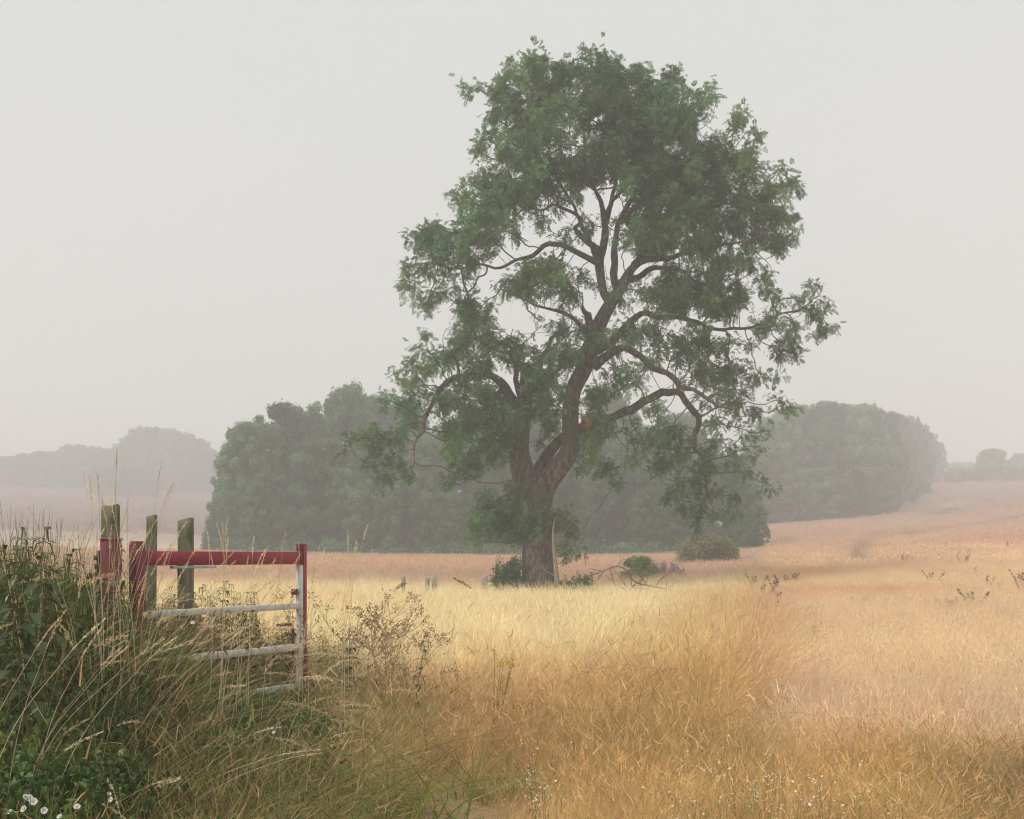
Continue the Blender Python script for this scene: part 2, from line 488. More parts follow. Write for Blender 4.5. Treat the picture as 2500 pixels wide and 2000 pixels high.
def ground_mat():
    m, n, l = new_mat("ground cover")
    out = n.new("ShaderNodeOutputMaterial")
    ac = n.new("ShaderNodeAttribute"); ac.attribute_name = "c"
    geo = n.new("ShaderNodeNewGeometry")
    na = n.new("ShaderNodeTexNoise"); na.inputs["Scale"].default_value = .5; na.inputs["Detail"].default_value = 9; na.inputs["Roughness"].default_value = .7
    nb = n.new("ShaderNodeTexNoise"); nb.inputs["Scale"].default_value = 14; nb.inputs["Detail"].default_value = 6
    mp = n.new("ShaderNodeMapping"); mp.inputs["Scale"].default_value = (1.0, .35, 1)
    l.new(geo.outputs["Position"], mp.inputs[0])
    l.new(mp.outputs[0], na.inputs["Vector"]); l.new(geo.outputs["Position"], nb.inputs["Vector"])
    ad = n.new("ShaderNodeMath"); ad.operation = 'ADD'; l.new(na.outputs["Fac"], ad.inputs[0]); l.new(nb.outputs["Fac"], ad.inputs[1])
    mr = n.new("ShaderNodeMapRange"); mr.inputs["From Min"].default_value = .7; mr.inputs["From Max"].default_value = 1.3
    mr.inputs["To Min"].default_value = .74; mr.inputs["To Max"].default_value = 1.2
    l.new(ad.outputs[0], mr.inputs["Value"])
    sc = n.new("ShaderNodeVectorMath"); sc.operation = 'SCALE'
    l.new(ac.outputs["Vector"], sc.inputs[0]); l.new(mr.outputs[0], sc.inputs["Scale"])
    b = n.new("ShaderNodeBsdfPrincipled"); b.inputs["Roughness"].default_value = .95; b.inputs["Specular IOR Level"].default_value = .1
    l.new(sc.outputs[0], b.inputs["Base Color"])
    bp = n.new("ShaderNodeBump"); bp.inputs["Strength"].default_value = .8; bp.inputs["Distance"].default_value = .08
    l.new(ad.outputs[0], bp.inputs["Height"]); l.new(bp.outputs[0], b.inputs["Normal"])
    l.new(b.outputs[0], out.inputs["Surface"])
    return m
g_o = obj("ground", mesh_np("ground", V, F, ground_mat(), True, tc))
tag(g_o, "rolling farmland of dry grass and ripe crop", kind="structure")

# ------------------------------------------------------------------ haze
def haze_box():
    mb = MB()
    X0, X1, Y0, Y1, Z0, Z1 = -1500., 1500., -70., 1420., -2.5, 52.0
    V = np.array([[x, y, z] for z in (Z0, Z1) for y in (Y0, Y1) for x in (X0, X1)])
    F = np.array([[0, 2, 3, 1], [4, 5, 7, 6], [0, 1, 5, 4], [2, 6, 7, 3], [0, 4, 6, 2], [1, 3, 7, 5]])
    m, n, l = new_mat("haze")
    out = n.new("ShaderNodeOutputMaterial")
    v = n.new("ShaderNodeVolumePrincipled")
    v.inputs["Color"].default_value = HAZE_COL
    v.inputs["Density"].default_value = HAZE_D
    v.inputs["Anisotropy"].default_value = 0.0
    l.new(v.outputs[0], out.inputs["Volume"])
    o = obj("haze", mesh_np("haze", V, F, m))
    tag(o, "pale morning mist lying over the fields", kind="stuff")
HAZE_D = 0.0037
HAZE_COL = (.925, .93, .985, 1)
haze_box()

# ------------------------------------------------------------------ the big ash tree
TY = 36.0
def reg(which, x, y):
    return 800 + x / 1.6585, (700 if which == 2 else 50) + y / 1.6585
K_ = 1.0 / 1.6585 * TY / 2600.0         # one traced unit in metres at the tree

# each limb: (region, [(x, y, width)...], depth offset at start, depth offset at end)
TRUNK = [
 (2, [(858, 1275, 178), (856, 1240, 160), (852, 1180, 136), (848, 1100, 126), (846, 980, 122), (842, 900, 118), (835, 850, 116)], 0, 0),
 (2, [(846, 940, 100), (835, 860, 104), (806, 790, 100), (785, 730, 92), (775, 670, 84), (782, 600, 74), (790, 540, 66), (795, 470, 62), (803, 400, 56), (800, 350, 46), (792, 310, 30)], 0, .5),
 (2, [(846, 940, 100), (858, 870, 104), (880, 805, 96), (925, 745, 86), (968, 690, 78), (983, 640, 74), (985, 580, 68), (984, 500, 64), (1000, 410, 64), (1035, 340, 70), (1062, 260, 74), (1085, 190, 66), (1108, 135, 58), (1150, 60, 50), (1192, 0, 45), (1215, -40, 42)], 0, -.3),
]
LIMBS = [
 (2, [(838, 790, 60), (870, 715, 52), (905, 665, 46), (945, 615, 44), (1000, 590, 44), (1045, 568, 42), (1100, 540, 38), (1160, 528, 38), (1210, 505, 38), (1260, 468, 38), (1330, 440, 38), (1400, 432, 35), (1455, 450, 32), (1487, 490, 32), (1492, 560, 28), (1486, 620, 22), (1512, 680, 16), (1530, 740, 12), (1540, 830, 9), (1500, 930, 6)], .5, .3),
 (2, [(1075, 330, 48), (1110, 295, 44), (1150, 268, 38), (1200, 248, 30), (1250, 275, 28), (1310, 325, 26), (1380, 370, 24), (1440, 410, 22), (1500, 440, 16), (1560, 470, 12), (1640, 500, 8)], 0, -1.6),
 (2, [(1090, 260, 44), (1140, 225, 38), (1185, 188, 32), (1230, 140, 30), (1290, 108, 26), (1350, 125, 22), (1430, 128, 20), (1500, 145, 18), (1570, 168, 16), (1650, 170, 14), (1750, 150, 12), (1830, 110, 9), (1900, 95, 7), (1960, 60, 5)], 0, 1.2),
 (2, [(1062, 215, 34), (1035, 170, 24), (1000, 135, 18), (930, 95, 14), (860, 75, 11), (780, 40, 8), (700, 10, 6)], 0, -1.0),
 (2, [(800, 540, 54), (770, 490, 46), (735, 440, 42), (700, 390, 40), (660, 362, 34), (600, 360, 30), (530, 370, 28), (490, 385, 24), (470, 415, 22), (430, 460, 20), (400, 520, 18), (400, 570, 17), (382, 600, 14), (355, 640, 10), (350, 690, 7), (340, 760, 5)], .2, -1.2),
 (2, [(790, 480, 36), (772, 430, 26), (760, 380, 22), (748, 315, 20), (722, 268, 15)], 0, -.9),
 (2, [(800, 420, 50), (830, 400, 36), (856, 360, 26), (856, 305, 24), (888, 245, 20), (935, 190, 12), (975, 165, 7)], 0, .8),
 (2, [(800, 450, 44), (850, 410, 26), (890, 380, 18), (940, 340, 12), (990, 330, 8)], 0, 1.4),
 (2, [(780, 680, 50), (745, 655, 34), (718, 642, 30), (702, 622, 20), (690, 600, 8)], 0, -.8),
 (2, [(1020, 330, 46), (1050, 318, 34), (1068, 300, 28), (1076, 288, 14)], -.2, -.9),
 (2, [(1075, 190, 46), (1052, 130, 34), (1040, 98, 26), (1036, 84, 12)], 0, -.7),
 (1, [(1150, 1150, 44), (1120, 1110, 38), (1110, 1060, 36), (1100, 980, 38), (1118, 900, 32), (1132, 800, 26), (1150, 740, 22), (1200, 680, 18), (1260, 600, 14), (1290, 450, 10), (1310, 330, 6)], 0, .6),
 (1, [(1100, 985, 34), (1050, 960, 26), (990, 930, 24), (940, 910, 22), (880, 910, 20), (830, 945, 18), (760, 965, 14), (700, 1000, 12), (610, 990, 9), (520, 1010, 6), (440, 980, 5)], 0, -1.4),
 (1, [(1108, 940, 34), (1070, 910, 30), (1030, 880, 24), (1003, 840, 20), (1030, 815, 16), (990, 775, 15), (920, 742, 13), (860, 765, 10), (780, 720, 7), (700, 700, 5)], 0, -2.0),
 (1, [(1125, 850, 28), (1110, 760, 22), (1085, 690, 16), (1040, 600, 13), (1040, 480, 10), (1020, 350, 6)], 0, -1.4),
 (1, [(1085, 690, 13), (1000, 620, 11), (930, 500, 9), (880, 380, 6), (840, 280, 4)], -1, -2.2),
 (1, [(1185, 1075, 44), (1240, 1000, 34), (1290, 970, 28), (1380, 960, 24), (1450, 940, 18), (1560, 920, 14), (1650, 900, 9), (1780, 860, 6)], 0, -1.6),
 (1, [(1170, 1100, 36), (1160, 1040, 34), (1160, 960, 30), (1170, 880, 26), (1190, 800, 22), (1240, 700, 18), (1290, 620, 14), (1330, 500, 10), (1380, 380, 6)], 0, -.9),
 (1, [(1215, 1050, 34), (1260, 1040, 26), (1310, 1005, 24), (1360, 1005, 20), (1420, 1010, 15), (1500, 1060, 9), (1600, 1090, 6)], 0, 1.6),
 (1, [(1185, 820, 22), (1280, 730, 16), (1400, 680, 12), (1520, 620, 10), (1640, 520, 6)], -.3, 1.8),
 (1, [(1240, 990, 30), (1290, 930, 24), (1350, 870, 18), (1480, 780, 14), (1620, 740, 10), (1780, 700, 6)], -.2, .8),
 (1, [(1290, 930, 20), (1340, 800, 14), (1400, 640, 10), (1480, 500, 7), (1500, 400, 5)], 0, 2.4),
 (1, [(1100, 985, 26), (1040, 850, 18), (930, 640, 12), (800, 520, 8), (720, 420, 5)], .3, 2.6),
 (1, [(1130, 820, 20), (1170, 620, 13), (1180, 420, 9), (1180, 280, 5)], .3, 2.8),
]
TOPX = (1100 / 1.6585 + 800)
# foliage masses: (region, x, y, r, fill)
BL1 = """1050 140 45 .7|840 210 75 1|780 200 50 .7|960 220 80 1|1080 235 95 1|1180 225 85 1|1290 260 85 1|1390 250 55 .9|720 260 65 .8|700 370 60 .8|800 330 90 .9|930 350 95 .9|1060 360 95 1|1190 350 95 1.1|1310 370 95 1.1|1420 350 80 1|1520 330 50 .9|600 293 24 .6|690 460 40 .7|800 450 75 .8|900 480 70 .55|1050 500 60 .35|1180 470 90 1|1300 480 95 1.2|1430 450 85 1.2|1650 415 60 .8|1720 490 40 .7|1600 490 55 .9|625 530 35 .7|740 550 75 .8|860 580 85 .9|980 590 80 1|1100 600 80 1|1220 590 85 1.1|1340 580 90 1.2|1460 580 95 1.2|1580 570 95 1.1|1690 570 80 1.1|1790 640 75 1|1880 680 45 .9|600 650 50 .9|700 680 75 .9|555 735 48 .8|660 780 75 .8|800 690 80 .8|920 670 75 .7|1000 700 50 .4|1330 700 85 .9|1450 700 95 1.2|1570 700 95 1.2|1690 720 95 1.1|1800 760 75 1.1|1860 790 45 .9|1260 790 60 .8|1380 800 85 1|1500 810 95 1.2|1620 830 95 1.1|1740 850 85 1|1850 880 55 .9|1250 890 50 .8|1350 890 75 1|1480 910 80 .9|1600 940 75 .9|1700 960 65 .8|1810 940 45 .7|410 850 65 .9|350 920 45 .7|460 900 65 .9|560 860 75 .8|650 870 60 .7|370 1000 50 .8|340 1060 25 .6|480 980 60 .7|590 950 60 .6|540 1040 40 .5|450 1090 50 .7|400 1150 38 .9|560 1110 55 .7|630 1190 45 .8|560 1190 40 .6|750 830 55 .6|870 800 45 .4|800 1060 75 .8|900 1010 70 .8|940 1090 65 .7|720 1080 45 .7|850 1130 55 .6|980 1140 45 .5|960 880 35 .4|1040 1040 40 .4|1380 1080 75 .9|1300 1130 50 .7|1450 1050 70 .9|1560 1060 75 .8|1660 1090 65 .7|1500 1140 65 .7|1620 1160 60 .7|1760 1080 55 .7|1830 1130 50 .7|1180 1120 30 .6|1950 1080 28 .5|1250 1080 35 .5|2005 1150 26 .6|1975 1200 26 .6|1080 820 35 .3|1220 850 40 .5"""
BL2 = """620 150 42 1|580 100 48 .8|530 200 40 .6|480 240 55 .8|380 195 35 .7|560 250 55 .8|640 250 55 .8|360 300 40 .7|450 320 60 .8|560 310 55 .8|640 310 45 .8|770 235 55 1|760 290 38 .8|940 205 50 .9|900 280 50 .8|960 290 55 .9|880 350 45 .7|820 330 45 .8|300 390 32 .5|370 400 45 .6|1080 190 48 1|1030 280 38 .9|1140 230 35 .6|1250 200 45 .7|1220 165 30 .4|1320 165 45 .6|1420 60 65 .8|1540 80 60 .8|1650 80 55 .7|1500 190 45 .8|1600 200 28 .4|1700 210 35 .5|1820 225 65 .9|1780 120 55 .7|1860 310 45 .7|1820 340 22 .5|1870 180 45 .8|1900 60 42 .5|2000 140 30 .6|1960 90 25 .4|1350 245 40 .6|1450 265 65 .9|1560 280 65 .9|1640 290 55 .8|1500 350 65 .9|1600 370 65 .8|1690 340 50 .7|1730 420 55 .8|1640 440 60 .7|1170 330 45 .6|1250 360 45 .5|1180 400 35 .5|1290 300 35 .5|1100 420 40 .6|1830 450 35 .7|1880 485 32 .8|1780 490 50 .6|1770 560 40 .35|1330 500 45 .6|1560 450 50 .6|1630 520 50 .45|1680 580 45 .35|1570 560 45 .6|1250 590 42 .6|1225 690 34 .8|1350 620 55 .6|1410 560 40 .5|1360 700 55 .7|1440 640 55 .6|1560 680 60 .5|1650 660 45 .6|1740 680 30 .7|1450 760 60 .6|1560 750 65 .7|1660 740 55 .7|1770 790 36 .7|1400 830 45 .6|1500 850 55 .7|1600 850 50 .7|1420 885 35 .6|1500 930 28 .5|1560 900 26 .5|1640 885 25 .6|560 430 65 1|650 430 55 .9|500 480 60 1|600 520 85 1|700 510 80 1.1|520 560 70 1|640 610 80 .9|760 520 75 1.1|830 480 65 1|880 430 50 .9|500 640 55 .7|570 690 55 .7|670 690 55 .7|600 740 35 .5|490 760 30 .6|750 600 55 .9|900 480 45 .7|950 440 35 .6|900 560 40 .5|880 620 30 .4|240 490 40 .5|320 470 55 .7|220 560 50 .7|150 620 50 .7|260 620 60 .8|200 700 55 .8|290 680 60 .8|220 780 45 .8|330 750 38 .6|110 640 32 .6|330 560 50 .7|390 450 35 .5|1080 580 55 .8|1080 640 45 .7|1130 560 40 .7|1060 690 35 .5|1120 745 38 .8|1155 775 26 .8|1010 720 22 .4|720 870 50 .7|640 850 40 .4|660 940 50 .8|600 990 35 .8|700 990 60 .9|760 930 50 .7|780 810 35 .6|930 930 38 .7|980 1000 38 .7|960 1060 34 .7|840 920 30 .5|1080 460 45 .6|1000 480 20 .3|820 930 55 .9|890 930 38 .8|770 970 45 .9|860 960 35 .7|650 900 40 .7|600 960 30 .6"""

def halfw(z):   # half depth of the crown by height, metres
    return float(np.interp(z, [1, 4, 6, 8, 10, 13, 16, 18, 19.5], [.8, 1.6, 2.6, 2.6, 3.2, 4.0, 3.6, 2.4, .8]))

def build_ash():
    global rng
    base = px_world(1314, 1455, TY)
    root = empty("ash_tree", (base[0], TY, gz(base[0], TY)), "large leaning ash tree with forked trunk standing alone in the pale meadow", "tree")
    O = np.array(root.location)
    pos, par, rad = [], [], []
    def trace(which, pts, d0, d1, step):
        P, W = [], []
        n = len(pts)
        for i, (x, y, w) in enumerate(pts):
            sx, sy = reg(which, x, y)
            t = i / (n - 1)
            p = px_world(sx, sy, TY + d0 * (1 - t) + d1 * (t ** 1.3))
            P.append(p - O); W.append(w * K_ / 2 * (.9 if w < 50 else 1))
        P, W = catmull(P, W, step)
        return P, W
    # ---- trunk: three overlapping stems fused by a voxel remesh
    mb = MB()
    skel = []
    for t_ in TRUNK:
        P, W = trace(*t_, .12)
        if t_[1][0][2] > 150: P[0][2] -= .5; 
        wob = (fbm(P[:, 2] * 2.2, P[:, 0], 1, 71) - .5) * .12
        k = 22
        V_, Fq, Ft = tube(P, W * (1 + wob), k)
        n = len(P)
        # flutes and burrs
        ang = np.tile(np.arange(k) * 2 * math.pi / k, n)
        zz = np.repeat(P[:, 2], k)
        f = 1 + .05 * np.sin(ang * 5 + zz * .7) + .09 * (fbm(np.cos(ang) * 1.5 + 5, zz * 1.3 + np.sin(ang) * 1.5, 1.2, 61) - .5)
        C0 = np.repeat(P, k, axis=0)
        V_[:n * k] = C0 + (V_[:n * k] - C0) * f[:, None]
        mb.add(V_, Fq, Ft)
        skel.append((P, W))
    me = mb.mesh("trunk", M_bark, True, color=False)
    tr = obj("trunk", me, root)
    md = tr.modifiers.new("fuse", 'REMESH'); md.mode = 'VOXEL'; md.voxel_size = .045; md.use_smooth_shade = True
    ms = tr.modifiers.new("smooth", 'SMOOTH'); ms.iterations = 7; ms.factor = .5
    # ---- traced limbs
    for li, l_ in enumerate(LIMBS):
        P, W = trace(*l_, .16)
        wig = np.stack([fbm(np.arange(len(P)) * .36, np.full(len(P), li * 3.1), 1, 81 + c, 3) - .5 for c in range(3)], -1)
        P = P + wig * np.minimum(.5, W * 7)[:, None] * np.linspace(0, 1, len(P))[:, None]
        kk = 14 if W[0] > .2 else 10
        V_, Fq, Ft = tube(P, W * (1 + (fbm(np.arange(len(P)) * .4, np.full(len(P), li * 1.), 1, 5) - .5) * .5), kk, jitter=.16)
        m2 = MB().add(V_, Fq, Ft)
        lo = obj("limb", m2.mesh("limb", M_bark, True, color=False), root)
        skel.append((P, W))
        if li == 0:   # the orange wound where a branch tore out
            a = px_world(*reg(2, 1022, 578), TY + .22) - O; b = px_world(*reg(2, 1072, 538), TY + .18) - O
            c_ = (a + b) / 2
            t = np.linspace(0, 1, 12)
            Pw = a[None] * (1 - t[:, None]) + b[None] * t[:, None] + np.array([0, -.16, .05])
            ww = np.sin(t * math.pi) ** .6 * .185 * (.8 + .4 * rng.random(12))
            V3, Q3, T3 = tube(Pw, ww, 12, jitter=.25)
            w_ = obj("torn_wood", MB().add(V3, Q3, T3).mesh("torn_wood", M_torn, True, color=False), lo)
            w_["label"] = "raw orange wound of torn wood"
    # dead stick and pale twigs
    for pts, d in (([(889, 245, 5), (880, 200, 5), (872, 170, 4), (861, 141, 3)], .5),
                   ([(1050, 1000, 7), (1000, 960, 6), (960, 930, 4), (935, 870, 3)], -.4)):
        P, W = trace(2, pts, d, d, .1)
        skel.append((P, W))
    # ---- skeleton nodes for colonisation
    for si, (P, W) in enumerate(skel):
        for i in range(len(P)):
            pos.append(P[i]); rad.append(W[i])
            par.append(len(pos) - 2 if i else -1)
    nfix = len(pos)
    # ---- attractors
    A, tips_col = [], []
    clump_of = []
    cl = 0
    for which, txt in ((1, BL1), (2, BL2)):
        for s in txt.split("|"):
            x, y, r, f = map(float, s.split())
            if which == 2: f = min(1.25, f * 1.35); r *= 1.04
            sx, sy = reg(which, x, y)
            rr = r * K_
            p0 = px_world(sx, sy, TY)
            D = halfw(p0[2] - O[2])
            xc = (sx - 1330) / 2600 * TY
            D = D * math.sqrt(max(.15, 1 - (xc / (6.8 if xc > 0 else 6.3)) ** 2))
            nl = max(1, int(round((2 * D) / (1.9 - .42 * (sx > 1480)))))
            if p0[2] - O[2] < 3.9 and abs(xc) < 2.4: nl, D = 3, .9
            dens_nl = max(1, int(round(nl * min(1, f + .1))))
            for L in range(dens_nl):
                dy = ((L + .5) / dens_nl * 2 - 1) * D + rng.normal() * .15
                c = px_world(sx, sy, TY + dy) - O + np.array([rng.normal() * .12, 0, rng.normal() * .12])
                br = .62 + .85 * rng.random(); yel = rng.random()
                col = np.array([br * (1 + .35 * yel), br * (1 + .1 * yel), br * (1.05 - .3 * yel)])
                nA = max(4, int(17 * rr * rr / .45 * min(1.1, f + .15)))
                # sub-tufts
                nsub = max(2, nA // 4)
                subs = rng.normal(size=(nsub, 3)); subs /= np.linalg.norm(subs, axis=1)[:, None]
                subs = subs * (rng.random(nsub) ** .4)[:, None] * rr * np.array([.9, .9, .8])
                for q in range(nA):
                    o_ = subs[q % nsub] + rng.normal(size=3) * .12
                    A.append(c + o_); tips_col.append(col * (.88 + .24 * rng.random())); clump_of.append(cl)
                cl += 1
    A = np.array(A); tips_col = np.array(tips_col)
    # ---- space colonisation
    alive = np.ones(len(A), bool)
    reach = np.full(len(A), -1)
    STEP, KILL = .24, .30
    posL = [np.array(p) for p in pos]
    root_min = [0.] * len(posL)
    first = True
    kd_near = np.full(len(A), -1); kd_d = np.full(len(A), 1e9)
    new_from = 0
    for it in range(46):
        kd = kdtree.KDTree(len(posL) - new_from)
        for q in range(new_from, len(posL)): kd.insert(posL[q], q)
        kd.balance()
        ids = np.nonzero(alive)[0]
        for a in ids:
            co, ix, d = kd.find(A[a])
            if new_from == 0 and rad[ix] > .26 and A[a][2] > 4.2:      # thick bole: few shoots
                res = kd.find_n(A[a], 12)
                for (co2, ix2, d2) in res:
                    if rad[ix2] <= .26: ix, d = ix2, d2; break
            if d < kd_d[a]: kd_d[a] = d; kd_near[a] = ix
        new_from = len(posL)
        grow = {}
        for a in ids:
            if kd_d[a] < KILL:
                alive[a] = False; reach[a] = kd_near[a]; continue
            if kd_d[a] > 3.2 and it < 6: continue
            v = (A[a] - posL[kd_near[a]]) / kd_d[a]
            g = grow.get(kd_near[a])
            if g is None: grow[kd_near[a]] = v.copy()
            else: g += v
        if not grow: 
            if it > 6: break
        for nd, v in grow.items():
            p = posL[nd]; pv = p - posL[par[nd]] if par[nd] >= 0 else np.zeros(3)
            nv = np.linalg.norm(pv)
            d = v / (np.linalg.norm(v) + 1e-6) + (pv / nv * .35 if nv > 0 and nd >= nfix else 0) + rng.normal(size=3) * .22
            d = d / np.linalg.norm(d)
            posL.append(p + d * STEP * (.8 + .4 * rng.random())); par.append(nd); rad.append(0.)
    for a in np.nonzero(alive)[0]: reach[a] = kd_near[a]
    # attach twig ends reaching the attractors
    for a in range(len(A)):
        if kd_d[a] < 1.2:
            posL.append(A[a]); par.append(int(reach[a])); rad.append(0.)
    P = np.array(posL); par_ = np.array(par); n = len(P)
    # pipe model radii
    acc = np.zeros(n)
    e = 2.35
    haschild = np.zeros(n, bool); haschild[par_[nfix:]] = True
    for q in range(n - 1, nfix - 1, -1):
        if not haschild[q]: acc[q] = .0075 ** e
        if par_[q] >= nfix: acc[par_[q]] += acc[q]
    R_ = acc ** (1 / e)
    R_ = np.minimum(R_, .075)
    # chains
    kids = {}
    for q in range(nfix, n): kids.setdefault(int(par_[q]), []).append(q)
    mb = MB()
    stack = [(int(par_[q]), q) for q in range(nfix, n) if par_[q] < nfix]
    while stack:
        p0, q = stack.pop()
        ch = [p0, q]
        while True:
            ks = kids.get(q)
            if not ks: break
            ks = sorted(ks, key=lambda z: -R_[z])
            for o_ in ks[1:]: stack.append((q, o_))
            q = ks[0]; ch.append(q)
        pts = P[ch]
        rr = R_[ch].copy(); rr[0] = rr[1]; rr[-1] = .005
        rr = np.maximum(rr, .0055)
        mb.add(*tube(pts, rr, 4 if rr[0] < .02 else 6, cap=False))
    obj("branches", mb.mesh("branches", M_twig, True, color=False), root)
    # ---- leaves
    NL = 11
    ok_ = kd_d < 1.0
    A, tips_col, reach = A[ok_], tips_col[ok_], reach[ok_]
    m = len(A)
    reachP = P[reach]
    outd = A - reachP; outd /= np.linalg.norm(outd, axis=1)[:, None] + 1e-6
    c = np.repeat(A, NL, axis=0) + rng.normal(size=(m * NL, 3)) * .10
    d = np.repeat(outd, NL, axis=0) * .7 + rng.normal(size=(m * NL, 3)) * .75
    d[:, 2] -= .30
    d /= np.linalg.norm(d, axis=1)[:, None]
    colr = np.repeat(tips_col, NL, axis=0) * (.85 + .3 * rng.random((m * NL, 1)))
    ash_leaves(root, c, d, colr, "foliage", M_ash)
    return root

def ash_leaves(root, c, d, colr, name, mat, L=.20, lw=.019, ll=.078, nl=4):
    """pinnate leaves at c pointing along d: nl pairs of leaflets and one at the end"""
    N = len(c)
    up = rng.normal(size=(N, 3)) * .5 + np.array([0, 0, 1.0])
    s = np.cross(d, up); s /= np.linalg.norm(s, axis=1)[:, None] + 1e-9
    nrm = np.cross(s, d)
    scl = (.75 + .5 * rng.random(N))[:, None]
    Vs, Cs = [], []
    for k in range(nl * 2 + 1):
        if k == nl * 2: t, sd = 1.0, 0
        else: t, sd = .28 + .62 * (k // 2) / (nl - 1), (1 if k % 2 else -1)
        b = c + d * L * t * scl - np.array([0, 0, 1.]) * (.05 * t * t) * scl
        dr = d * (.55 if sd else 1.0) + s * sd * .85
        dr = dr + rng.normal(size=(N, 3)) * .12 + np.array([0, 0, -.22])
        dr /= np.linalg.norm(dr, axis=1)[:, None]
        w = np.cross(nrm, dr); w /= np.linalg.norm(w, axis=1)[:, None] + 1e-9
        w = w + nrm * rng.normal(size=(N, 1)) * .3
        q = np.stack([b, b + dr * ll * .42 * scl + w * lw * scl, b + dr * ll * scl, b + dr * ll * .42 * scl - w * lw * scl], 1)
        Vs.append(q)
    V_ = np.stack(Vs, 1)          # N, k, 4, 3
    kk = V_.shape[1]
    cc = np.repeat(colr, kk * 4, axis=0)
    V_ = V_.reshape(-1, 3)
    F_ = np.arange(len(V_)).reshape(-1, 4)
    return obj(name, mesh_np(name, V_, F_, mat, False, cc), root)

ash = build_ash()

# ------------------------------------------------------------------ woods and bushes
def leaf_cloud(cs, rs, nper, size, flat=.85, drop=None, shell=.5):
    """quads scattered in clumps: centres cs (n,3), radii rs -> V, F, col"""
    n = len(cs)
    cnt = np.maximum(8, (nper * (rs / rs.mean()) ** 2).astype(int))
    idx = np.repeat(np.arange(n), cnt)
    N = len(idx)
    d = rng.normal(size=(N, 3)); d /= np.linalg.norm(d, axis=1)[:, None]
    rad_ = rs[idx] * (shell + (1 - shell) * rng.random(N) ** .6) * (1 + .18 * rng.normal(size=N))
    p = cs[idx] + d * rad_[:, None] * np.array([1, 1, flat])
    nrm = d * .8 + rng.normal(size=(N, 3)) * .6 + np.array([0, 0, .35])
    nrm /= np.linalg.norm(nrm, axis=1)[:, None]
    t = np.cross(nrm, rng.normal(size=(N, 3))); t /= np.linalg.norm(t, axis=1)[:, None] + 1e-9
    b = np.cross(nrm, t)
    s = size * (.6 + .8 * rng.random(N))[:, None]
    V_ = np.stack([p - t * s, p + b * s * .55 + nrm * s * .15, p + t * s, p - b * s * .55 + nrm * s * .15], 1)
    br = (.55 + .9 * rng.random(n))[idx] * (.8 + .4 * rng.random(N))
    ye = rng.random(n)[idx]
    col = np.stack([br * (1 + .3 * ye), br * (1 + .12 * ye), br * (1 - .15 * ye)], -1)
    return V_.reshape(-1, 3), np.arange(N * 4).reshape(-1, 4), np.repeat(col, 4, axis=0)

def crown_clumps(H, Rx, low, n, rc):
    """clump centres over a crown made of several rounded boughs, foliage from `low` to H"""
    lobes = []
    # rings of boughs: (share of height, ring radius, count, bough radius)
    for (u, rr, cnt, rl) in ((.16, .62, 4, .46), (.42, .66, 5, .44), (.66, .52, 5, .42), (.84, .34, 4, .44), (.90, .05, 1, .48)):
        a0 = random.uniform(0, 6.28)
        for q in range(cnt):
            a = a0 + q * 6.283 / cnt + random.uniform(-.35, .35)
            r_ = Rx * rl * random.uniform(.82, 1.2); hz = r_ * random.uniform(.8, 1.05)
            d_ = Rx * rr * random.uniform(.8, 1.15)
            z = low + (H - low) * (u + random.uniform(-.05, .05))
            lobes.append((math.cos(a) * d_, math.sin(a) * d_, min(z, H - hz * random.uniform(.95, 1.15)), r_, hz))
    nlob = len(lobes)
    cs, rs = [], []
    for k in range(n):
        x, y, z, rl, hz = lobes[k % nlob]
        a = random.uniform(0, 2 * math.pi); u = random.uniform(-.75, 1); e = math.sqrt(1 - u * u)
        f = random.uniform(.78, 1.0); c_ = rc * random.uniform(.5, 1.15)
        q = max(0, rl * f - c_ * .45)
        cs.append((x + math.cos(a) * e * q, y + math.sin(a) * e * q, min(max(z + u * hz * f, c_ * .5), H - c_ * .5)))
        rs.append(c_)
    return np.array(cs), np.array(rs)

def tree_proto(name, H, Rx, low, n, rc, nper, size, mat, trunk_r=.35, label="", cat="tree", group=None, limbs=7):
    root = empty(name, (0, 0, 0), label, cat, group)
    cs, rs = crown_clumps(H, Rx, low, n, rc)
    V_, F_, C_ = leaf_cloud(cs, rs, nper, size)
    mb = MB()
    P, W = catmull([(0, 0, -.6), (.05 * Rx, 0, H * .2), (0, .06 * Rx, H * .45), (.05, 0, H * .82)], [trunk_r * 1.25, trunk_r, trunk_r * .7, trunk_r * .2], H / 22)
    mb.add(*tube(P, W, 9, jitter=.1))
    for k in range(limbs):
        q = cs[random.randrange(len(cs))]
        t0 = random.uniform(.18, .6); s = P[int(len(P) * t0)]
        m_ = (s + q) / 2 + np.array([0, 0, random.uniform(-.1, .25) * Rx])
        P2, W2 = catmull([s, m_, q], [trunk_r * .45, trunk_r * .28, trunk_r * .07], .5)
        mb.add(*tube(P2, W2, 6, jitter=.1))
    obj("trunk", mb.mesh("trunk", M_bark, True, color=False), root)
    obj("crown", mesh_np("crown", V_, F_, mat, False, C_), root)
    return root

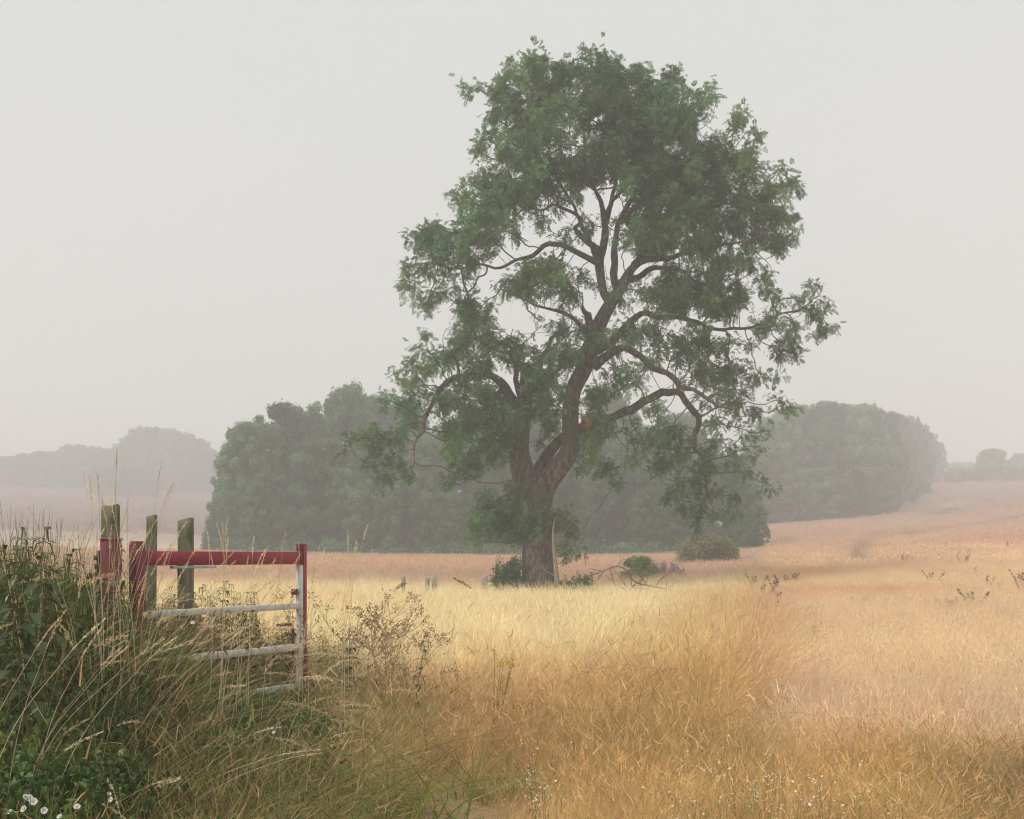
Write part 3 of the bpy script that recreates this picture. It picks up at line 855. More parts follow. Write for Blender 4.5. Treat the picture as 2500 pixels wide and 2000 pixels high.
WOODLAB = "broadleaf tree in the misty near wood, merged into the green wall behind the ash"
FARLAB = "grey tree faded by mist in the long far wood climbing the right hill"
LEFTLAB = "barely visible tree in the misty far tree line on the left skyline"
protos = []
for k in range(5):
    protos.append(tree_proto("wood_tree", 14.0, 5.2, .3, 270, .85, 230, .15, M_wood_tree, .4,
                             WOODLAB, "tree", "trees of the near wood"))
used = set()
def place_tree(dx, dtop, dhw, Y, label, group, zbase=None, k=None, sy=None):
    px, py = dpx(dx, dtop)
    x = (px - 1250) / 2600 * Y
    z0 = gz(x, Y) - .2
    top = EYE + (1357 - py) / 2600 * Y
    H = top - z0
    hw = dhw * 2500 / 2156 / 2600 * Y
    k = random.randrange(5) if k is None else k
    sc = (hw / 5.2, (sy if sy else hw / 5.2), H / 14.0)
    rz = random.uniform(0, 6.28)
    sc = (sc[0], sc[1], sc[2])
    if k not in used:
        used.add(k); o = protos[k]
        o.location = (x, Y, z0); o.rotation_euler = (0, 0, rz); o.scale = sc
        o["label"] = label; o["group"] = group
        return o
    return dup(protos[k], (x, Y, z0), rz, sc, label, group)

NG = "trees of the near wood"
near = [(530, 893, 84, 91, "big rounded tree forming the left corner of the near wood"),
        (610, 850, 112, 96, "tall bushy tree second from the left edge of the near wood"),
        (730, 816, 112, 103, "tallest pale green tree of the near wood, left of the ash"),
        (670, 925, 90, 88, "dark lower tree in front of the tall pale green one"),
        (478, 985, 42, 92, "small rounded tree bulging from the near wood's left side"),
        (800, 905, 80, 92, None), (835, 840, 115, 107, None), (905, 925, 75, 90, None),
        (985, 880, 95, 100, None), (1030, 940, 70, 90, None), (1110, 905, 85, 95, None), (1130, 855, 90, 108, None), (1200, 900, 80, 98, None),
        (1285, 816, 85, 112, "tree whose top shows through the gap right of the ash trunk"),
        (1290, 930, 75, 92, None), (1375, 905, 85, 97, None), (1430, 870, 85, 110, None), (1450, 960, 80, 90, None),
        (1530, 955, 72, 88, "rounded tree at the right end of the near wood, above the olive bush"),
        (1575, 1015, 42, 86, "low dense tree closing the right end of the near wood"),
        (560, 1000, 60, 87, None), (740, 990, 60, 87, None), (840, 1020, 60, 86, None), (950, 1040, 60, 86, None), (1180, 1010, 60, 87, None), (1380, 1030, 60, 86, None)]
for i, (dx, dt, hw, Y, lab) in enumerate(near):
    place_tree(dx, dt, hw, Y, lab or WOODLAB, NG, k=i % 5)
# the far wood climbing the hill on the right
FG = "trees of the far wood"
prof = [(1600, 890), (1640, 876), (1700, 855), (1760, 851), (1800, 853), (1850, 860), (1880, 866), (1925, 880), (1950, 893), (1978, 925), (1992, 955)]
basep = [(1560, 150), (1620, 152), (1750, 158), (1850, 172), (1900, 200), (1950, 250), (1985, 300), (2000, 325)]
def wood_row(dy_off, top_off, xs, hwf=1.0):
    for dx in xs:
        top = np.interp(dx, [p[0] for p in prof], [p[1] for p in prof]) + top_off + random.uniform(-3, 5)
        Y = np.interp(dx, [p[0] for p in basep], [p[1] for p in basep]) + dy_off + random.uniform(-3, 3)
        hw = random.uniform(44, 66) * 170 / Y * hwf * float(np.interp(dx, [1820, 1960], [1, .55]))
        place_tree(dx - 8, top, min(hw, max(12, (2000 - dx) * 1.1)), Y, FARLAB, FG)
wood_row(8, 0, [1625, 1670, 1710, 1752, 1795, 1838, 1875, 1905, 1932, 1952, 1968, 1982], 1.1)
wood_row(0, 60, [1610, 1650, 1695, 1738, 1782, 1822, 1858, 1890, 1920, 1945], 1.0)
wood_row(-6, 135, [1630, 1675, 1722, 1765, 1805, 1840], .85)
wood_row(30, -2, [1690, 1740, 1790, 1840, 1890, 1925], 1.0)
# tree line on the left skyline
LG = "trees of the left skyline"
lp = [(-60, 950), (0, 955), (40, 962), (70, 962), (100, 950), (150, 938), (200, 946), (240, 940), (270, 912), (300, 898), (330, 896), (370, 905), (410, 915), (435, 938), (470, 950), (520, 965)]
for dx in list(range(-60, 540, 30)):
    dx += random.uniform(-9, 9)
    place_tree(dx, np.interp(dx, [p[0] for p in lp], [p[1] for p in lp]) + random.uniform(-6, 9), random.uniform(24, 50), random.uniform(325, 345), LEFTLAB, LG)
for dx in (285, 318, 350, 385, 415):
    place_tree(dx, np.interp(dx, [p[0] for p in lp], [p[1] for p in lp]) + 3, 34, 325, LEFTLAB, LG)
for dx in (205, 235, 262, 292, 320):
    place_tree(dx, 985 + random.uniform(-6, 6), 22, 290, "low misty hedge tree in front of the left skyline wood", "misty hedge trees on the left")

# ---- bushes
def bush(name, dx, dtop, dhw, Y, label, cat, mat, n=60, rc=.45, nper=260, size=.06, group=None, yr=1.0, low=.0):
    px, py = dpx(dx, dtop)
    x = (px - 1250) / 2600 * Y; z0 = gz(x, Y) - .1
    H = EYE + (1357 - py) / 2600 * Y - z0
    hw = dhw * 2500 / 2156 / 2600 * Y
    root = tree_proto(name, H, hw, low, n, rc, nper, size, mat, .07, label, cat, group, 5)
    for ch in root.children:
        if ch.name.startswith("trunk"): ch.name = "stem"
        else: ch.name = "foliage"
    root.location = (x, Y, z0); root.scale = (1, yr, 1)
    return root
bush("olive_bush", 1490, 1134, 62, 60, "rounded olive green bush standing out in front of the near wood's right end", "bush", M_bush, 90, .55, 300, .075)
bush("green_bush", 1345, 1173, 38, 45, "small bright green bush between the ash and the olive bush", "bush", M_green, 46, .24, 120, .05, yr=1.3)
bush("corner_bush", 1570, 1105, 30, 80, "dark green bush at the very corner of the near wood by the field", "bush", M_wood_tree, 70, .6, 260, .09)
bush("corner_bush", 465, 1088, 34, 90, "dark bush at the foot of the near wood's left corner", "bush", M_wood_tree, 70, .6, 260, .09)
bush("lone_bush", 2086, 947, 33, 290, "round lone bush standing on the misty hill right of the far wood", "bush", M_wood_tree, 150, .95, 150, .26)
bush("lone_bush", 2150, 957, 22, 330, "half hidden misty bush at the right edge on the hill", "bush", M_wood_tree, 120, .95, 150, .26)
def hedge(name, pts, w, h, label):
    cs, rs = [], []
    for (a, b) in zip(pts[:-1], pts[1:]):
        a = np.array(a); b = np.array(b); L = np.linalg.norm(b - a)
        for _ in range(int(L * 5)):
            p = a + (b - a) * random.random()
            y = p[1] + random.uniform(-w, w); c_ = random.uniform(.5, 1.0) * h * .42
            cs.append((p[0], y, gz(p[0], y) + random.uniform(.1, 1) * (h - c_))); rs.append(c_)
    cs, rs = np.array(cs), np.array(rs)
    V_, F_, C_ = leaf_cloud(cs, rs, 90, .28)
    o = np.array([cs[:, 0].mean(), cs[:, 1].mean(), cs[:, 2].min()])
    ob = obj(name, mesh_np(name, V_ - o, F_, M_wood_tree, False, C_)); ob.location = o
    return tag(ob, label, "hedge")
def at_d(dx, Y): return ((dx * 2500 / 2156 - 1250) / 2600 * Y, Y)
hedge("hedge", [at_d(2000, 283), at_d(2060, 276), at_d(2190, 270)], 4.0, 4.4, "long low dark hedge running under the lone round bush on the hill")
hedge("hedge", [at_d(1985, 415), at_d(2080, 425), at_d(2180, 430)], 2.5, 3.6, "thin hedge along the skyline of the misty right hill")
# low scrub along the foot of the near wood
def scrub():
    cs, rs = [], []
    for _ in range(420):
        dx = random.uniform(470, 1570)
        Y = random.uniform(84, 90) - (6 if dx > 1300 else 0) * random.random()
        x, y = at_d(dx, Y)
        c_ = random.uniform(.4, .9); cs.append((x, y, gz(x, y) + random.uniform(.1, 1.0))); rs.append(c_)
    V_, F_, C_ = leaf_cloud(np.array(cs), np.array(rs), 160, .11)
    ob = obj("undergrowth", mesh_np("undergrowth", V_, F_, M_wood_tree, False, C_))
    tag(ob, "dark leafy undergrowth along the foot of the near wood", kind="stuff")
scrub()
# pink willowherb
def willowherb():
    m = leaf_mat("willowherb flowers", (.40, .24, .34), .3)
    mb = MB(); root = empty("willowherb", (0, 0, 0), "patch of tall pink willowherb flowering beside the small green bush", "wildflowers")
    fl, st = MB(), MB()
    cx, cy_ = at_d(1392, 47)
    for _ in range(90):
        x, y = random.uniform(-1.0, 1.0), random.uniform(-.8, .8)
        h = random.uniform(.75, 1.15) * (1 - .3 * abs(x))
        z0 = gz(cx + x, cy_ + y)
        st.tube([(x, y, 0), (x + .03, y, h)], [.008, .005], 3, False)
        for q in range(16):
            t = random.uniform(.55, 1); a = random.uniform(0, 6.3); r = .06 * (1.15 - t) * 2
            c_ = np.array([x + math.cos(a) * r, y + math.sin(a) * r, h * t]); s = .028
            fl.add(c_ + rng.normal(size=(4, 3)) * s, [[0, 1, 2, 3]], col=(1, 1 - .3 * random.random(), 1))
    obj("stems", st.mesh("stems", M_green), root); obj("flowers", fl.mesh("flowers", m), root)
    root.location = (cx, cy_, gz(cx, cy_))
willowherb()

# ---- the shrubs at the foot of the ash
def foot_shrub(name, blobs, Y, label, seed):
    lx = np.mean([reg(2, b[0], b[1])[0] for b in blobs])
    bx = (lx - 1250) / 2600 * Y; o = np.array([bx, Y, gz(bx, Y)])
    root = empty(name, o, label, "shrub")
    st = MB(); cs, ds = [], []
    for (x, y, r) in blobs:
        sx, sy = reg(2, x, y); c_ = px_world(sx, sy, Y) - o; rr = r * K_
        for _ in range(int(rr * 46) + 4):
            p = c_ + rng.normal(size=3) * rr * np.array([.5, .6, .42]); p[2] = max(p[2], .08)
            b0 = np.array([rng.normal() * .12, rng.normal() * .12, -.1])
            P, W = catmull([b0, (b0 + p) / 2 + rng.normal(size=3) * .12, p], [.018, .012, .005], .15)
            st.add(*tube(P, W, 4, False))
            for _ in range(14):
                t = random.uniform(.5, 1.0)
                cs.append(P[int(t * (len(P) - 1))] + rng.normal(size=3) * .07)
                dd = rng.normal(size=3); dd[2] -= .2; ds.append(dd / np.linalg.norm(dd))
    cs, ds = np.array(cs), np.array(ds)
    cl = (.75 + .5 * rng.random((len(cs), 1))) * np.array([1, 1, 1.0])
    obj("stems", st.mesh("stems", M_twig, True, color=False), root)
    ash_leaves(root, cs, ds, cl, "foliage", M_ivy, L=.15, lw=.02, ll=.065, nl=3)
    return root
foot_shrub("leafy_shrub", [(720, 1120, 50), (690, 1150, 35), (750, 1160, 45), (710, 1185, 30), (765, 1100, 34)], 35.4, "dense leafy shrub hugging the left foot of the ash trunk", 1)
foot_shrub("leafy_shrub", [(1000, 1190, 42), (1050, 1170, 30), (960, 1190, 30), (1040, 1200, 26)], 35.2, "low sprawling leafy shrub at the right foot of the ash trunk", 2)

def curly(mb, p, d, r, L, depth, mat_k=5, curl=.35, droop=0.0):
    """a crooked bare branch with side twigs"""
    P = [np.array(p, float)]; d = np.array(d, float); d /= np.linalg.norm(d)
    n = max(3, int(L / .11)); W = [r]
    turn = rng.normal(size=3)
    for i in range(n):
        turn = turn * .6 + rng.normal(size=3) * .7
        d = d + turn * curl * .35; d[2] -= droop; d /= np.linalg.norm(d)
        P.append(P[-1] + d * L / n); W.append(r * (1 - .8 * (i + 1) / n))
    P = np.array(P)
    mb.add(*tube(P, W, mat_k, False))
    if depth > 0:
        for q in range(int(L / .22) + 1):
            i = random.randrange(1, len(P) - 1)
            dd = d * .5 + rng.normal(size=3); dd[2] = abs(dd[2]) * .8
            curly(mb, P[i], dd, W[i] * .65, L * random.uniform(.3, .55), depth - 1, 4, curl)
def fallen():
    x0, _, _ = px_world(1530, 1440, 33.5); o = np.array([x0, 33.5, gz(x0, 33.5)])
    root = empty("fallen_branch", o, "bare crooked dead branch lying in the pale grass right of the ash", "dead branch")
    mb = MB()
    def w(px, py): return px_world(px, py, 33.5) - o
    main = [w(1445, 1405), w(1475, 1393), w(1505, 1383), w(1530, 1392), w(1540, 1412), w(1560, 1425), w(1600, 1433), w(1640, 1440)]
    P, W = catmull(main, [.014, .02, .022, .024, .026, .028, .022, .012], .1)
    mb.add(*tube(P, W, 7, True, .1))
    for (a, b, c_, e_) in ((1533, 1440, 1500, 1385), (1535, 1442, 1570, 1400), (1538, 1445, 1470, 1425), (1532, 1440, 1610, 1425), (1560, 1425, 1610, 1375), (1540, 1440, 1550, 1375), (1600, 1435, 1615, 1370), (1475, 1393, 1450, 1440), (1505, 1383, 1525, 1368), (1490, 1390, 1500, 1440), (1580, 1430, 1560, 1385), (1545, 1435, 1600, 1445), (1470, 1395, 1440, 1385)):
        p = w(a, b); q = w(c_, e_); d = q - p + np.array([0, random.uniform(-.3, .3), 0])
        curly(mb, p, d, .017, np.linalg.norm(d) * 1.15, 2, 5, .3)
    obj("branch", mb.mesh("branch", surf_mat("dead bark", (.12, .085, .06), (.25, .18, .13), 12, bump=0), True, color=False), root)
    p2 = px_world(1625, 1455, 32.5); o2 = np.array([p2[0], 32.5, gz(p2[0], 32.5)])
    m2 = MB(); curly(m2, (0, 0, .15), (.4, 0, 1), .022, .85, 2, 5, .4)
    t = obj("dead_twig", m2.mesh("dead_twig", M_dead, True, color=False)); t.location = o2
    tag(t, "short hooked dead twig rising from the grass right of the fallen branch", "dead branch")
fallen()
def dead_stem():
    x0 = px_world(1366, 1450, 35.3)[0]; o = np.array([x0, 35.3, gz(x0, 35.3)])
    root = empty("dead_sapling", o, "pale dead stem leaning against the right side of the ash trunk", "dead tree")
    w = lambda px, py: px_world(px, py, 35.0) - o
    mb = MB()
    P, W = catmull([w(1362, 1455), w(1358, 1400), w(1353, 1350), w(1350, 1300), w(1356, 1262)], [.11, .085, .06, .035, .012], .12)
    mb.add(*tube(P, W, 9, True, .1))
    for (a, b, c_, e_) in ((1355, 1362, 1412, 1310), (1358, 1410, 1300, 1372), (1356, 1380, 1420, 1345), (1352, 1350, 1385, 1255), (1360, 1430, 1290, 1410)):
        p, q = w(a, b), w(c_, e_); d = q - p; d[1] = -.25
        curly(mb, p, d, .022, np.linalg.norm(d), 2, 5, .22)
    obj("stem", mb.mesh("stem", M_dead, True, color=False), root)
dead_stem()

# ------------------------------------------------------------------ gate
M_red = surf_mat("worn red gate paint", (.29, .026, .042), (.36, .042, .06), 5, rough=.55, bump=.15, bdist=.003, c3=(.25, .03, .04), s3=22, spec=.4)
M_red_dark = surf_mat("dark red paint", (.13, .012, .02), (.19, .022, .03), 6, rough=.55, bump=.1, bdist=.003, spec=.4)
M_white = surf_mat("weathered white paint", (.56, .55, .52), (.72, .71, .68), 7, rough=.55, bump=.12, bdist=.003, c3=(.60, .585, .54), s3=9)
M_steel = surf_mat("galvanised steel", (.35, .36, .37), (.5, .5, .5), 20, rough=.45, bump=0)
M_rust = surf_mat("rusty iron", (.05, .035, .03), (.13, .07, .045), 30, rough=.9, bump=.5, bdist=.004)
GA = math.atan2(.848, .53)                      # direction of the gate in plan
gd = np.array([.53, .848]); PR = np.array([-1.988, 10.0])
def gp(s, z, off=0.0):                           # s metres back along the gate from the latch post
    return np.array([PR[0] - gd[0] * s + gd[1] * off, PR[1] - gd[1] * s - gd[0] * off, z])
gz0 = gz(-1.988, 10.0)
def gate():
    o = np.array([PR[0], PR[1], gz0])
    root = empty("field_gate", o, "red topped white barred steel field gate half buried in tall verge grass", "gate")
    rz = GA
    def bar(name, s0, s1, z0, z1, th, mat, bev=.004, off=0.0, parent=root, drop=0.0):
        c_ = gp((s0 + s1) / 2, (z0 + z1) / 2, off) - o
        mb = MB().box((0, 0, 0), (abs(s1 - s0), th, z1 - z0), 0, bev)
        b = obj(name, mb.mesh(name, mat), parent); b.location = c_; b.rotation_euler = (0, drop, rz)
        return b
    bar("top_rail", .03, 1.79, 1.521, 1.637, .06, M_red)
    bar("end_plate", -.002, .034, 1.518, 1.640, .066, M_red_dark)
    bar("rail", .039, 1.797, 1.102, 1.157, .045, M_white)
    bar("rail", .039, 1.797, .716, .775, .045, M_white)
    bar("rail", .039, 1.797, .352, .408, .045, M_white)
    bar("latch_post", -.062, -.018, .30, 1.713, .056, M_red)
    bar("post_cap", -.016, .030, 1.643, 1.712, .05, M_red_dark)
    bar("post_face", -.016, .036, .33, 1.515, .05, M_white)
    # hinge side
    bar("hinge_stile", 1.80, 1.895, .25, 1.715, .09, M_red_dark)
    # locking bracket and drop bolt
    bk = bar("lock_bracket", .05, .09, 1.235, 1.29, .05, M_red_dark, off=-.01)
    bar("lock_plate", .043, .052, 1.25, 1.30, .06, M_steel, off=.02)
    P, W = catmull([gp(.235, .957, -.07), gp(.12, .957, -.07), gp(.055, .95, -.07), gp(.03, .90, -.07), gp(.03, .6, -.07), gp(.03, .25, -.07)], [.014] * 6, .02)
    b = obj("drop_bolt", MB().tube(P - o, W, 10).mesh("drop_bolt", M_red_dark, True), root)
    for z in (.86, .5):
        c_ = gp(.03, z, -.045) - o
        r_ = obj("bolt_keeper", MB().box((0, 0, 0), (.04, .06, .03), 0, .004).mesh("bolt_keeper", M_red_dark), root); r_.location = c_; r_.rotation_euler = (0, 0, rz)
    c_ = gp(1.28, 1.505, .0) - o
    s_ = obj("stiffener", MB().box((0, 0, 0), (.46, .05, .022), 0, .003).mesh("stiffener", M_steel), root); s_.location = c_; s_.rotation_euler = (0, 0, rz)
gate()
def hinge_post():
    Y = 8.25; x = (271.5 - 1250) / 2600 * Y; z0 = gz(x, Y)
    root = empty("hinge_post", (x, Y, z0), "thick dark red steel box post that the gate hangs from", "post")
    b = obj("box_post", MB().box((0, 0, (1.722 - z0) / 2 - .2), (.155, .155, 1.722 - z0 + .4), R(18), .008).mesh("box_post", M_red_dark), root)
    b2 = obj("cap_plate", MB().box((0, 0, 1.727 - z0), (.163, .163, .012), R(18), .003).mesh("cap_plate", M_red), root)
    # rusty hinge hook on its left
    mb = MB()
    for k in range(5):
        mb.tube(np.array([(-.10, .0, 1.60 - z0 - k * .065), (-.103, 0, 1.565 - z0 - k * .065)]), [.034 - .004 * (k % 2), .030], 9)
    mb.tube(np.array([(-.10, 0, 1.64 - z0), (-.10, 0, 1.25 - z0)]), [.014, .014], 8)
    mb.tube(np.array([(-.16, -.02, 1.44 - z0), (-.02, 0, 1.45 - z0)]), [.02, .018], 8)
    mb.tube(np.array([(-.17, -.02, 1.44 - z0), (-.155, -.02, 1.44 - z0)]), [.03, .03], 6)
    obj("hinge", mb.mesh("hinge", M_rust, True, color=False), root)
hinge_post()

# ------------------------------------------------------------------ wooden posts
def wood_post(name, px, ptop, w_px, Y, label, round_=True, mat=None, lean=(0, 0), cat="fence post", rough_top=.01, sides=18, depth=None):
    x = (px - 1250) / 2600 * Y; z0 = gz(x, Y)
    top = EYE + (1357 - ptop) / 2600 * Y - z0
    w = w_px / 2600 * Y
    mb = MB(); n = 26
    zs = np.linspace(-.4, top, n)
    P = np.stack([lean[0] * zs, lean[1] * zs, zs], -1)
    if round_:
        k = sides
        V_, Fq, Ft = tube(P, np.full(n, w / 2), k)
        ang = np.tile(np.arange(k) * 2 * math.pi / k, n)
        zz = np.repeat(zs, k)
        f = 1 + .05 * (fbm(ang * 2.2, zz * .7, 1.5, int(px)) - .5) + .04 * np.cos(ang * 7 + 1)
        C0 = np.repeat(P, k, axis=0)
        V_[:n * k] = C0 + (V_[:n * k] - C0) * f[:, None]
        V_[(n - 1) * k:n * k, 2] += rng.normal(size=k) * rough_top - .006
        mb.add(V_, Fq, Ft)
    else:
        d = depth or w * .9
        b = .006
        ring = np.array([(w / 2 - b, -d / 2), (w / 2, -d / 2 + b), (w / 2, d / 2 - b), (w / 2 - b, d / 2), (-w / 2 + b, d / 2), (-w / 2, d / 2 - b), (-w / 2, -d / 2 + b), (-w / 2 + b, -d / 2)])
        V_ = np.array([[p[0] + P[i, 0], p[1] + P[i, 1], P[i, 2]] for i in range(n) for p in ring])
        V_[:, :2] += rng.normal(size=(len(V_), 2)) * .0012
        V_[-8:, 2] += ring[:, 0] * .25
        i = np.arange(n - 1)[:, None] * 8; j = np.arange(8)[None, :]; j2 = (j + 1) % 8
        Fq = np.stack([i + j, i + j2, i + 8 + j2, i + 8 + j], -1).reshape(-1, 4)
        V_ = np.vstack([V_, V_[-8:].mean(0), V_[:8].mean(0)])
        jj = np.arange(8)
        Ft = np.stack([(n - 1) * 8 + jj, (n - 1) * 8 + (jj + 1) % 8, np.full(8, n * 8)], -1)
        mb.add(V_, Fq, Ft)
    o = obj(name, mb.mesh(name, mat or M_post, False, color=False)); o.location = (x, Y, z0)
    return tag(o, label, cat)
wood_post("fence_post", 270.5, 1235, 43, 9.0, "thickest round mossy wooden post, rising behind the red hinge post")
wood_post("fence_post", 365.5, 1259.5, 21.5, 10.5, "slim leaning square wooden post, middle one of the three behind the gate", False, lean=(.012, 0))
p3 = wood_post("fence_post", 453.5, 1268, 32, 10.0, "squared green mossy wooden post standing behind the red top rail", False)
strap = MB().tube(np.array([(-.052, -.072, 1.48), (-.045, -.078, 1.40), (-.03, -.075, 1.28)]), [.008, .01, .006], 6).mesh("strap", surf_mat("black rubber", (.012, .012, .014), (.02, .02, .02), 5, rough=.5, bump=0), True, color=False)
s_ = obj("strap", strap, p3); s_["label"] = "black rubber strap"
wood_post("stake", 985, 1408, 9, 33, "thin weathered stake, leftmost of the short ones left of the ash", True, M_stake, cat="stake", sides=8)
wood_post("stake", 1042, 1411, 11, 33, "short grey stake of the close pair left of the ash, its left one", True, M_stake, cat="stake", sides=8, lean=(.02, 0))
wood_post("stake", 1057, 1409, 13, 33.2, "short grey stake of the close pair left of the ash, its right one", True, M_stake, cat="stake", sides=8, lean=(.06, 0))
wood_post("stake", 1183, 1408, 15, 33.5, "pale square stake nearest to the ash trunk on its left", False, M_stake, cat="stake")
# leaning rotten log left of the trunk, and a rotten clump by the first stake
def rotten(px, py, Y, L, tilt, r, label, name="rotten_branch"):
    p = px_world(px, py, Y); z0 = gz(p[0], Y)
    mb = MB()
    P, W = catmull([(-L / 2, 0, tilt * L / 2), (0, .03, 0.02), (L / 2, 0, -tilt * L / 2)], [r * .7, r, r * .8], .06)
    mb.add(*tube(P, W, 7, True, .7))
    for _ in range(8):
        q = P[random.randrange(len(P))]
        mb.tube([q, q + rng.normal(size=3) * .07], [r * .4, r * .15], 5)
    o = obj(name, mb.mesh(name, surf_mat(name, (.07, .055, .035), (.22, .19, .12), 25, bump=.5), False, color=False)); o.location = p
    tag(o, label, "dead branch")
rotten(1128, 1424, 33, .55, .6, .035, "short knobbly rotten branch leaning in the grass left of the pale square stake")
rotten(976, 1432, 32.6, .35, -.9, .05, "dark rotten stub slumped against the leftmost short stake")

# ------------------------------------------------------------------ pigeons
def pigeon(px, py, Y, rz, label, tilt=-35, s=1.0, first=[None]):
    p = px_world(px, py, Y)
    if first[0] is None:
        root = empty("pigeon", (0, 0, 0), label, "bird", "pigeons perched in the ash")
        mb = MB()
        # body along +X, head at +X end
        P = [(-.13, 0, 0), (-.09, 0, .0), (-.03, 0, -.005), (.04, 0, 0), (.09, 0, .015), (.12, 0, .045), (.14, 0, .075), (.165, 0, .085), (.185, 0, .08)]
        W = [.018, .042, .066, .07, .055, .034, .030, .024, .008]
        P, W = catmull(P, W, .012)
        V_, Q_, T_ = tube(P, W, 14)
        mb.add(V_, Q_, T_)
        b = obj("body", mb.mesh("body", surf_mat("pigeon plumage", (.15, .14, .17), (.25, .23, .26), 14, rough=.8, bump=.1, c3=(.30, .20, .21), s3=7), True, color=False), root)
        md = b.modifiers.new("soft", 'SUBSURF'); md.levels = 1; md.render_levels = 1
        M_wing = surf_mat("wing feathers", (.11, .11, .13), (.2, .19, .21), 20, (.3, 1, 1), rough=.8, bump=.2, bdist=.004)
        for sd in (-1, 1):
            P, W = catmull([(.06, sd * .055, .012), (-.02, sd * .062, .02), (-.12, sd * .035, .008), (-.19, sd * .012, -.005)], [.02, .036, .026, .006], .015)
            V_, Q_, T_ = tube(P, W, 10); V_[:, 1] = sd * .05 + (V_[:, 1] - sd * .05) * .5
            obj("wing", MB().add(V_, Q_, T_).mesh("wing", M_wing, True, color=False), root)
        obj("tail", MB().box((-.20, 0, -.012), (.15, .05, .012), 0, .004).mesh("tail", M_wing, False, color=False), root)
        P, W = catmull([(.18, 0, .082), (.197, 0, .078), (.208, 0, .07)], [.007, .005, .002], .006)
        obj("beak", MB().add(*tube(P, W, 6)).mesh("beak", surf_mat("beak", (.35, .25, .1), (.4, .3, .12), 5, bump=0), True, color=False), root)
        for sd in (-1, 1):
            obj("leg", MB().tube(np.array([(.02, sd * .025, -.05), (.04, sd * .025, -.10)]), [.006, .004], 5).mesh("leg", surf_mat("pigeon leg", (.35, .12, .1), (.4, .15, .12), 5, bump=0), True, color=False), root)
        first[0] = root; root.location = p; root.rotation_euler = (0, R(tilt), rz); root.scale = (s, s, s)
        return root
    r = dup(first[0], p, rz, (s, s, s), label, "pigeons perched in the ash"); r.rotation_euler = (0, R(tilt), rz)
    return r
pigeon(1398, 346, TY - 3.6, R(165), "grey pigeon perched lower left of the pair high in the ash crown", -48, 1.05)
pigeon(1449, 335, TY - 3.5, R(172), "pinkish breasted pigeon perched upper right of the pair high in the ash crown", -50, 1.1)
pigeon(1210, 566, TY - 3.2, R(10), "solitary pigeon perched in the left part of the ash crown", -30, .95)
# the twigs they sit on
def perches():
    o = np.array(ash.location)
    for pts in ([(1350, 330), (1385, 352), (1420, 358), (1470, 345), (1500, 352), (1540, 362)], [(1160, 590), (1200, 576), (1240, 566), (1290, 560)], [(1425, 300), (1440, 340), (1452, 352), (1480, 372)]):
        mb = MB()
        P = np.array([px_world(a, b, TY - 3.5) - o for a, b in pts])
        P[-1, 1] += 1.2; P[0, 1] += .8
        P, W = catmull(P, np.linspace(.03, .012, len(P)), .1)
        mb.add(*tube(P, W, 6))
        obj("perch_branch", mb.mesh("perch_branch", M_twig, True, color=False), ash)
perches()

# ------------------------------------------------------------------ grasses and weeds
def ribbons(base, d0, bend, L, w, seg, col, tipw=.15):
    """N curved ribbons. base (N,3), d0 (N,3) start direction, bend (N,3) added direction at the tip"""
    N = len(base)
    t = np.linspace(0, 1, seg + 1)
    c = base[:, None, :] + (d0[:, None, :] * t[None, :, None] + bend[:, None, :] * (t ** 2)[None, :, None]) * L[:, None, None]
    tan = d0[:, None, :] + 2 * bend[:, None, :] * t[None, :, None]
    side = np.cross(tan, rng.normal(size=(N, 1, 3))); side = side[:, :1, :] * np.ones((1, seg + 1, 1))
    side /= np.linalg.norm(side, axis=2)[..., None] + 1e-9
    ww = (np.asarray(w).reshape(-1, 1) * (1 - (1 - tipw) * t[None, :] ** 1.5))[..., None] / 2
    V_ = np.stack([c - side * ww, c + side * ww], 2).reshape(N, -1, 3)
    k = 2 * (seg + 1)
    i = np.arange(N)[:, None] * k; j = np.arange(seg)[None, :] * 2
    F_ = np.stack([i + j, i + j + 1, i + j + 3, i + j + 2], -1).reshape(-1, 4)
    return V_.reshape(-1, 3), F_, np.repeat(col, k, axis=0), c

def grass_tuft(n, r, h, w, seg=3, lean=.25, curl=.35, heads=.3, head_len=.10, head_w=.007, hvar=.35, cvar=.2, headcol=(1.12, 1.08, 1.1), nod=.0, hseg=2):
    a = rng.random(n) * 6.283; q = np.sqrt(rng.random(n)) * r
    base = np.stack([np.cos(a) * q, np.sin(a) * q, np.full(n, -.03)], -1)
    d = rng.normal(size=(n, 3)) * lean; d[:, 2] = 1; d /= np.linalg.norm(d, axis=1)[:, None]
    b = rng.normal(size=(n, 3)) * curl; b[:, 2] = -np.abs(b[:, 2]) * .6 - .05
    L = h * (1 - hvar + 2 * hvar * rng.random(n))
    col = (1 - cvar + 2 * cvar * rng.random((n, 1))) * np.array([1, 1, 1]) * (1 + rng.normal(size=(n, 3)) * np.array([.03, .03, .06]))
    mb = MB()
    V_, F_, C_, c = ribbons(base, d, b, L, w * (.7 + .6 * rng.random(n)), seg, col)
    mb.add(V_, F_, col=C_)
    k = int(n * heads)
    if k:
        tip = c[:k, -1]; dirn = (c[:k, -1] - c[:k, -2]); dirn /= np.linalg.norm(dirn, axis=1)[:, None]
        bb = rng.normal(size=(k, 3)) * .15; bb[:, 2] -= nod
        for cross in range(2):
            V_, F_, C_, _ = ribbons(tip - dirn * .01, dirn, bb, head_len * (.7 + .6 * rng.random(k)), head_w * (.7 + .6 * rng.random(k)), hseg, col[:k] * np.array(headcol), tipw=.1)
            mb.add(V_, F_, col=C_)
    return mb

def proto_mesh(name, mb, mat=None):
    me = mb.mesh(name, mat or M_veg)
    return bpy.data.objects.new(name, me)

